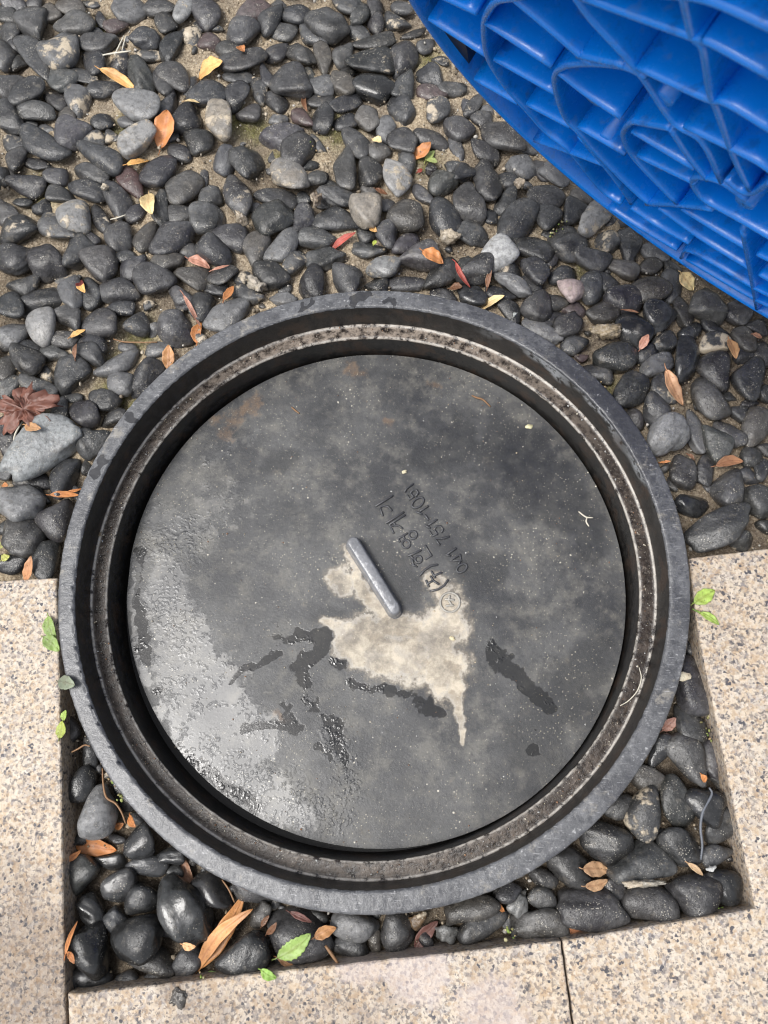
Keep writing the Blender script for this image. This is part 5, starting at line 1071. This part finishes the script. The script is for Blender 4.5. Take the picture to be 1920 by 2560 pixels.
# more pebbles carry on beyond the picture's edges and deep in the gaps
rng = np.random.default_rng(77); cnt = 0; cen = [(p['c'][0], p['c'][1], (p['l'] + p['w']) / 4) for p in pebs]
grid = {}
def gadd(x, y, r_): grid.setdefault((int(x // .06), int(y // .06)), []).append((x, y, r_))
for c in cen: gadd(*c)
def free(x, y, r_, k=.85):
    for a in (-1, 0, 1):
        for b in (-1, 0, 1):
            for (X, Y, R_) in grid.get((int(x // .06) + a, int(y // .06) + b), ()):
                if math.hypot(x - X, y - Y) < k * (r_ + R_): return False
    return True
for _ in range(9000):
    x, y = rng.uniform(-1.15, 1.2), rng.uniform(-.02, 1.5)
    if in_pit(x, y + -.03) or math.hypot(x, y) < .42: continue
    u, v = proj((x, y, -.03)); infr = -20 < u < 1940 and -20 < v < 2580
    if infr: continue
    l = rng.uniform(.026, .048); w_ = l * rng.uniform(.62, .95)
    if not free(x, y, (l + w_) / 4): continue
    gadd(x, y, (l + w_) / 4); add_stuff((x, y, -.033 + rng.uniform(0, .006)), l, w_, w_ * .75, rng.uniform(0, 3.14), 'd' if rng.random() < .8 else 'b', False, 20000 + cnt, 2); cnt += 1
for _ in range(5000):        # small low pebbles wedged in the gaps
    x, y = rng.uniform(-.7, .7), rng.uniform(-.5, 1.1)
    if math.hypot(x, y) < .41: continue
    pit = in_pit(x, y)
    if pit:
        P_ = PIT; ins = False
        for a in range(len(P_)):
            (x1, y1), (x2, y2) = P_[a], P_[(a + 1) % len(P_)]
            if (y1 > y) != (y2 > y) and x < (x2 - x1) * (y - y1) / (y2 - y1) + x1: ins = not ins
        if not ins: continue
    l = rng.uniform(.010, .024); w_ = l * rng.uniform(.6, .95)
    if not free(x, y, (l + w_) / 4, .92 if not pit else .8): continue
    if not pit and rng.random() < .72: continue
    gadd(x, y, (l + w_) / 4); add_stuff((x, y, (-.062 if pit else -.045) + rng.uniform(0, .004)), l, w_, w_ * .7, rng.uniform(0, 3.14), rng.choice(['d', 'b', 'm', 'g'], p=[.5, .2, .2, .1]), pit, 40000 + cnt, 2); cnt += 1
o = mesh_obj('small_pebbles', np.vstack(stuffV), np.vstack(stuffF), M['peb'], attrs={'tone': np.vstack(stuffT), 'surf': np.vstack(stuffS)})
tag(o, 'small dark pebbles filling the gaps and spreading out beyond the larger ones', 'pebbles', kind='stuff')

# ------------------------------------------------------------------ loose grit
def grit(name, pts, label, seed, pal):
    rng = np.random.default_rng(seed); v0, f0 = unit(1); VV, FF, TT = [], [], []; k = 0
    for (x, y, z, s_) in pts:
        q = v0 * (1 + rng.normal(size=(len(v0), 1)) * .18) * rng.uniform(.6, 1.2, 3) * s_; VV.append(q + np.array([x, y, z])); FF.append(f0 + k); k += len(v0)
        TT.append(np.tile(np.array(pal[rng.integers(len(pal))]) * rng.uniform(.6, 1.1), (len(v0), 1)))
    o = mesh_obj(name, np.vstack(VV), np.vstack(FF), M['grit'], smooth=False, attrs={'tone': np.vstack(TT)}); tag(o, label, 'grit', kind='stuff')
rng = np.random.default_rng(8); pts = []
while len(pts) < 5200:
    x, y = rng.uniform(-.75, .72), rng.uniform(-.5, 1.1); rr = math.hypot(x, y)
    if rr < .402: continue
    pit = in_pit(x, y)
    if pit and (x < -.41 or x > .44 or y < -.49 - .12 * 0): continue
    if not pit and rng.random() < .15: continue
    if free(x, y, .001, .9) or rng.random() < .12:
        s_ = float(rng.choice([.0009, .0014, .0022, .0035], p=[.35, .35, .22, .08])); pts.append((x, y, (-.060 if pit else -.042) + rng.uniform(-.004, .008), s_))
grit('sand_grit', pts, 'coarse tan sand and grit lying between the pebbles', 9, [(.42, .34, .24), (.5, .43, .33), (.3, .24, .16), (.22, .18, .13), (.5, .47, .42)])
pts = []; rng = np.random.default_rng(21)
for (u0, v0, u1, v1, n_, z_) in ((1570, 2325, 1690, 2300, 46, -.045), (1760, 2275, 1830, 2270, 22, -.05), (1480, 1010, 1500, 960, 16, -.035), (1765, 1800, 1775, 1850, 12, -.045), (1268, 2310, 1278, 2340, 10, -.04), (270, 1935, 320, 2010, 14, -.03), (500, 2440, 560, 2475, 24, -.03), (1370, 590, 1410, 560, 14, -.035), (745, 330, 800, 380, 12, -.035)):
    for k in range(n_):
        t = rng.random(); g = gp(u0 + (u1 - u0) * t + rng.normal() * 7, v0 + (v1 - v0) * t + rng.normal() * 7, z_); pts.append((g[0], g[1], g[2] + rng.uniform(0, .006), float(rng.uniform(.0012, .0026))))
grit('creeping_weeds', pts, 'tiny green and straw coloured creeping weeds between the pebbles', 12, [(.18, .26, .05), (.34, .38, .12), (.5, .46, .26), (.22, .2, .08), (.42, .30, .16)])
pts = []
for _ in range(420):
    a, rr = rng.uniform(0, 6.28), .34 * math.sqrt(rng.uniform(0, 1)); pts.append((rr * math.cos(a), rr * math.sin(a), LZ + .0006, float(rng.choice([.0005, .0008, .0013], p=[.55, .35, .1]))))
for _ in range(420):
    a, rr = rng.uniform(0, 6.28), rng.uniform(.354, .370); pts.append((rr * math.cos(a), rr * math.sin(a), -.0435, float(rng.choice([.0005, .0008, .0014], p=[.5, .4, .1]))))
grit('loose_crumbs', pts, 'pale sand crumbs scattered over the lid and the frame ledge', 10, [(.6, .55, .45), (.5, .42, .3), (.3, .16, .09), (.6, .6, .58)])
print('slab verts', [len(o.data.vertices) for o in COL.objects if o.name.startswith('paving')]); print('pebbles', len(pebs), 'big', len(big), 'stuff extra', cnt)
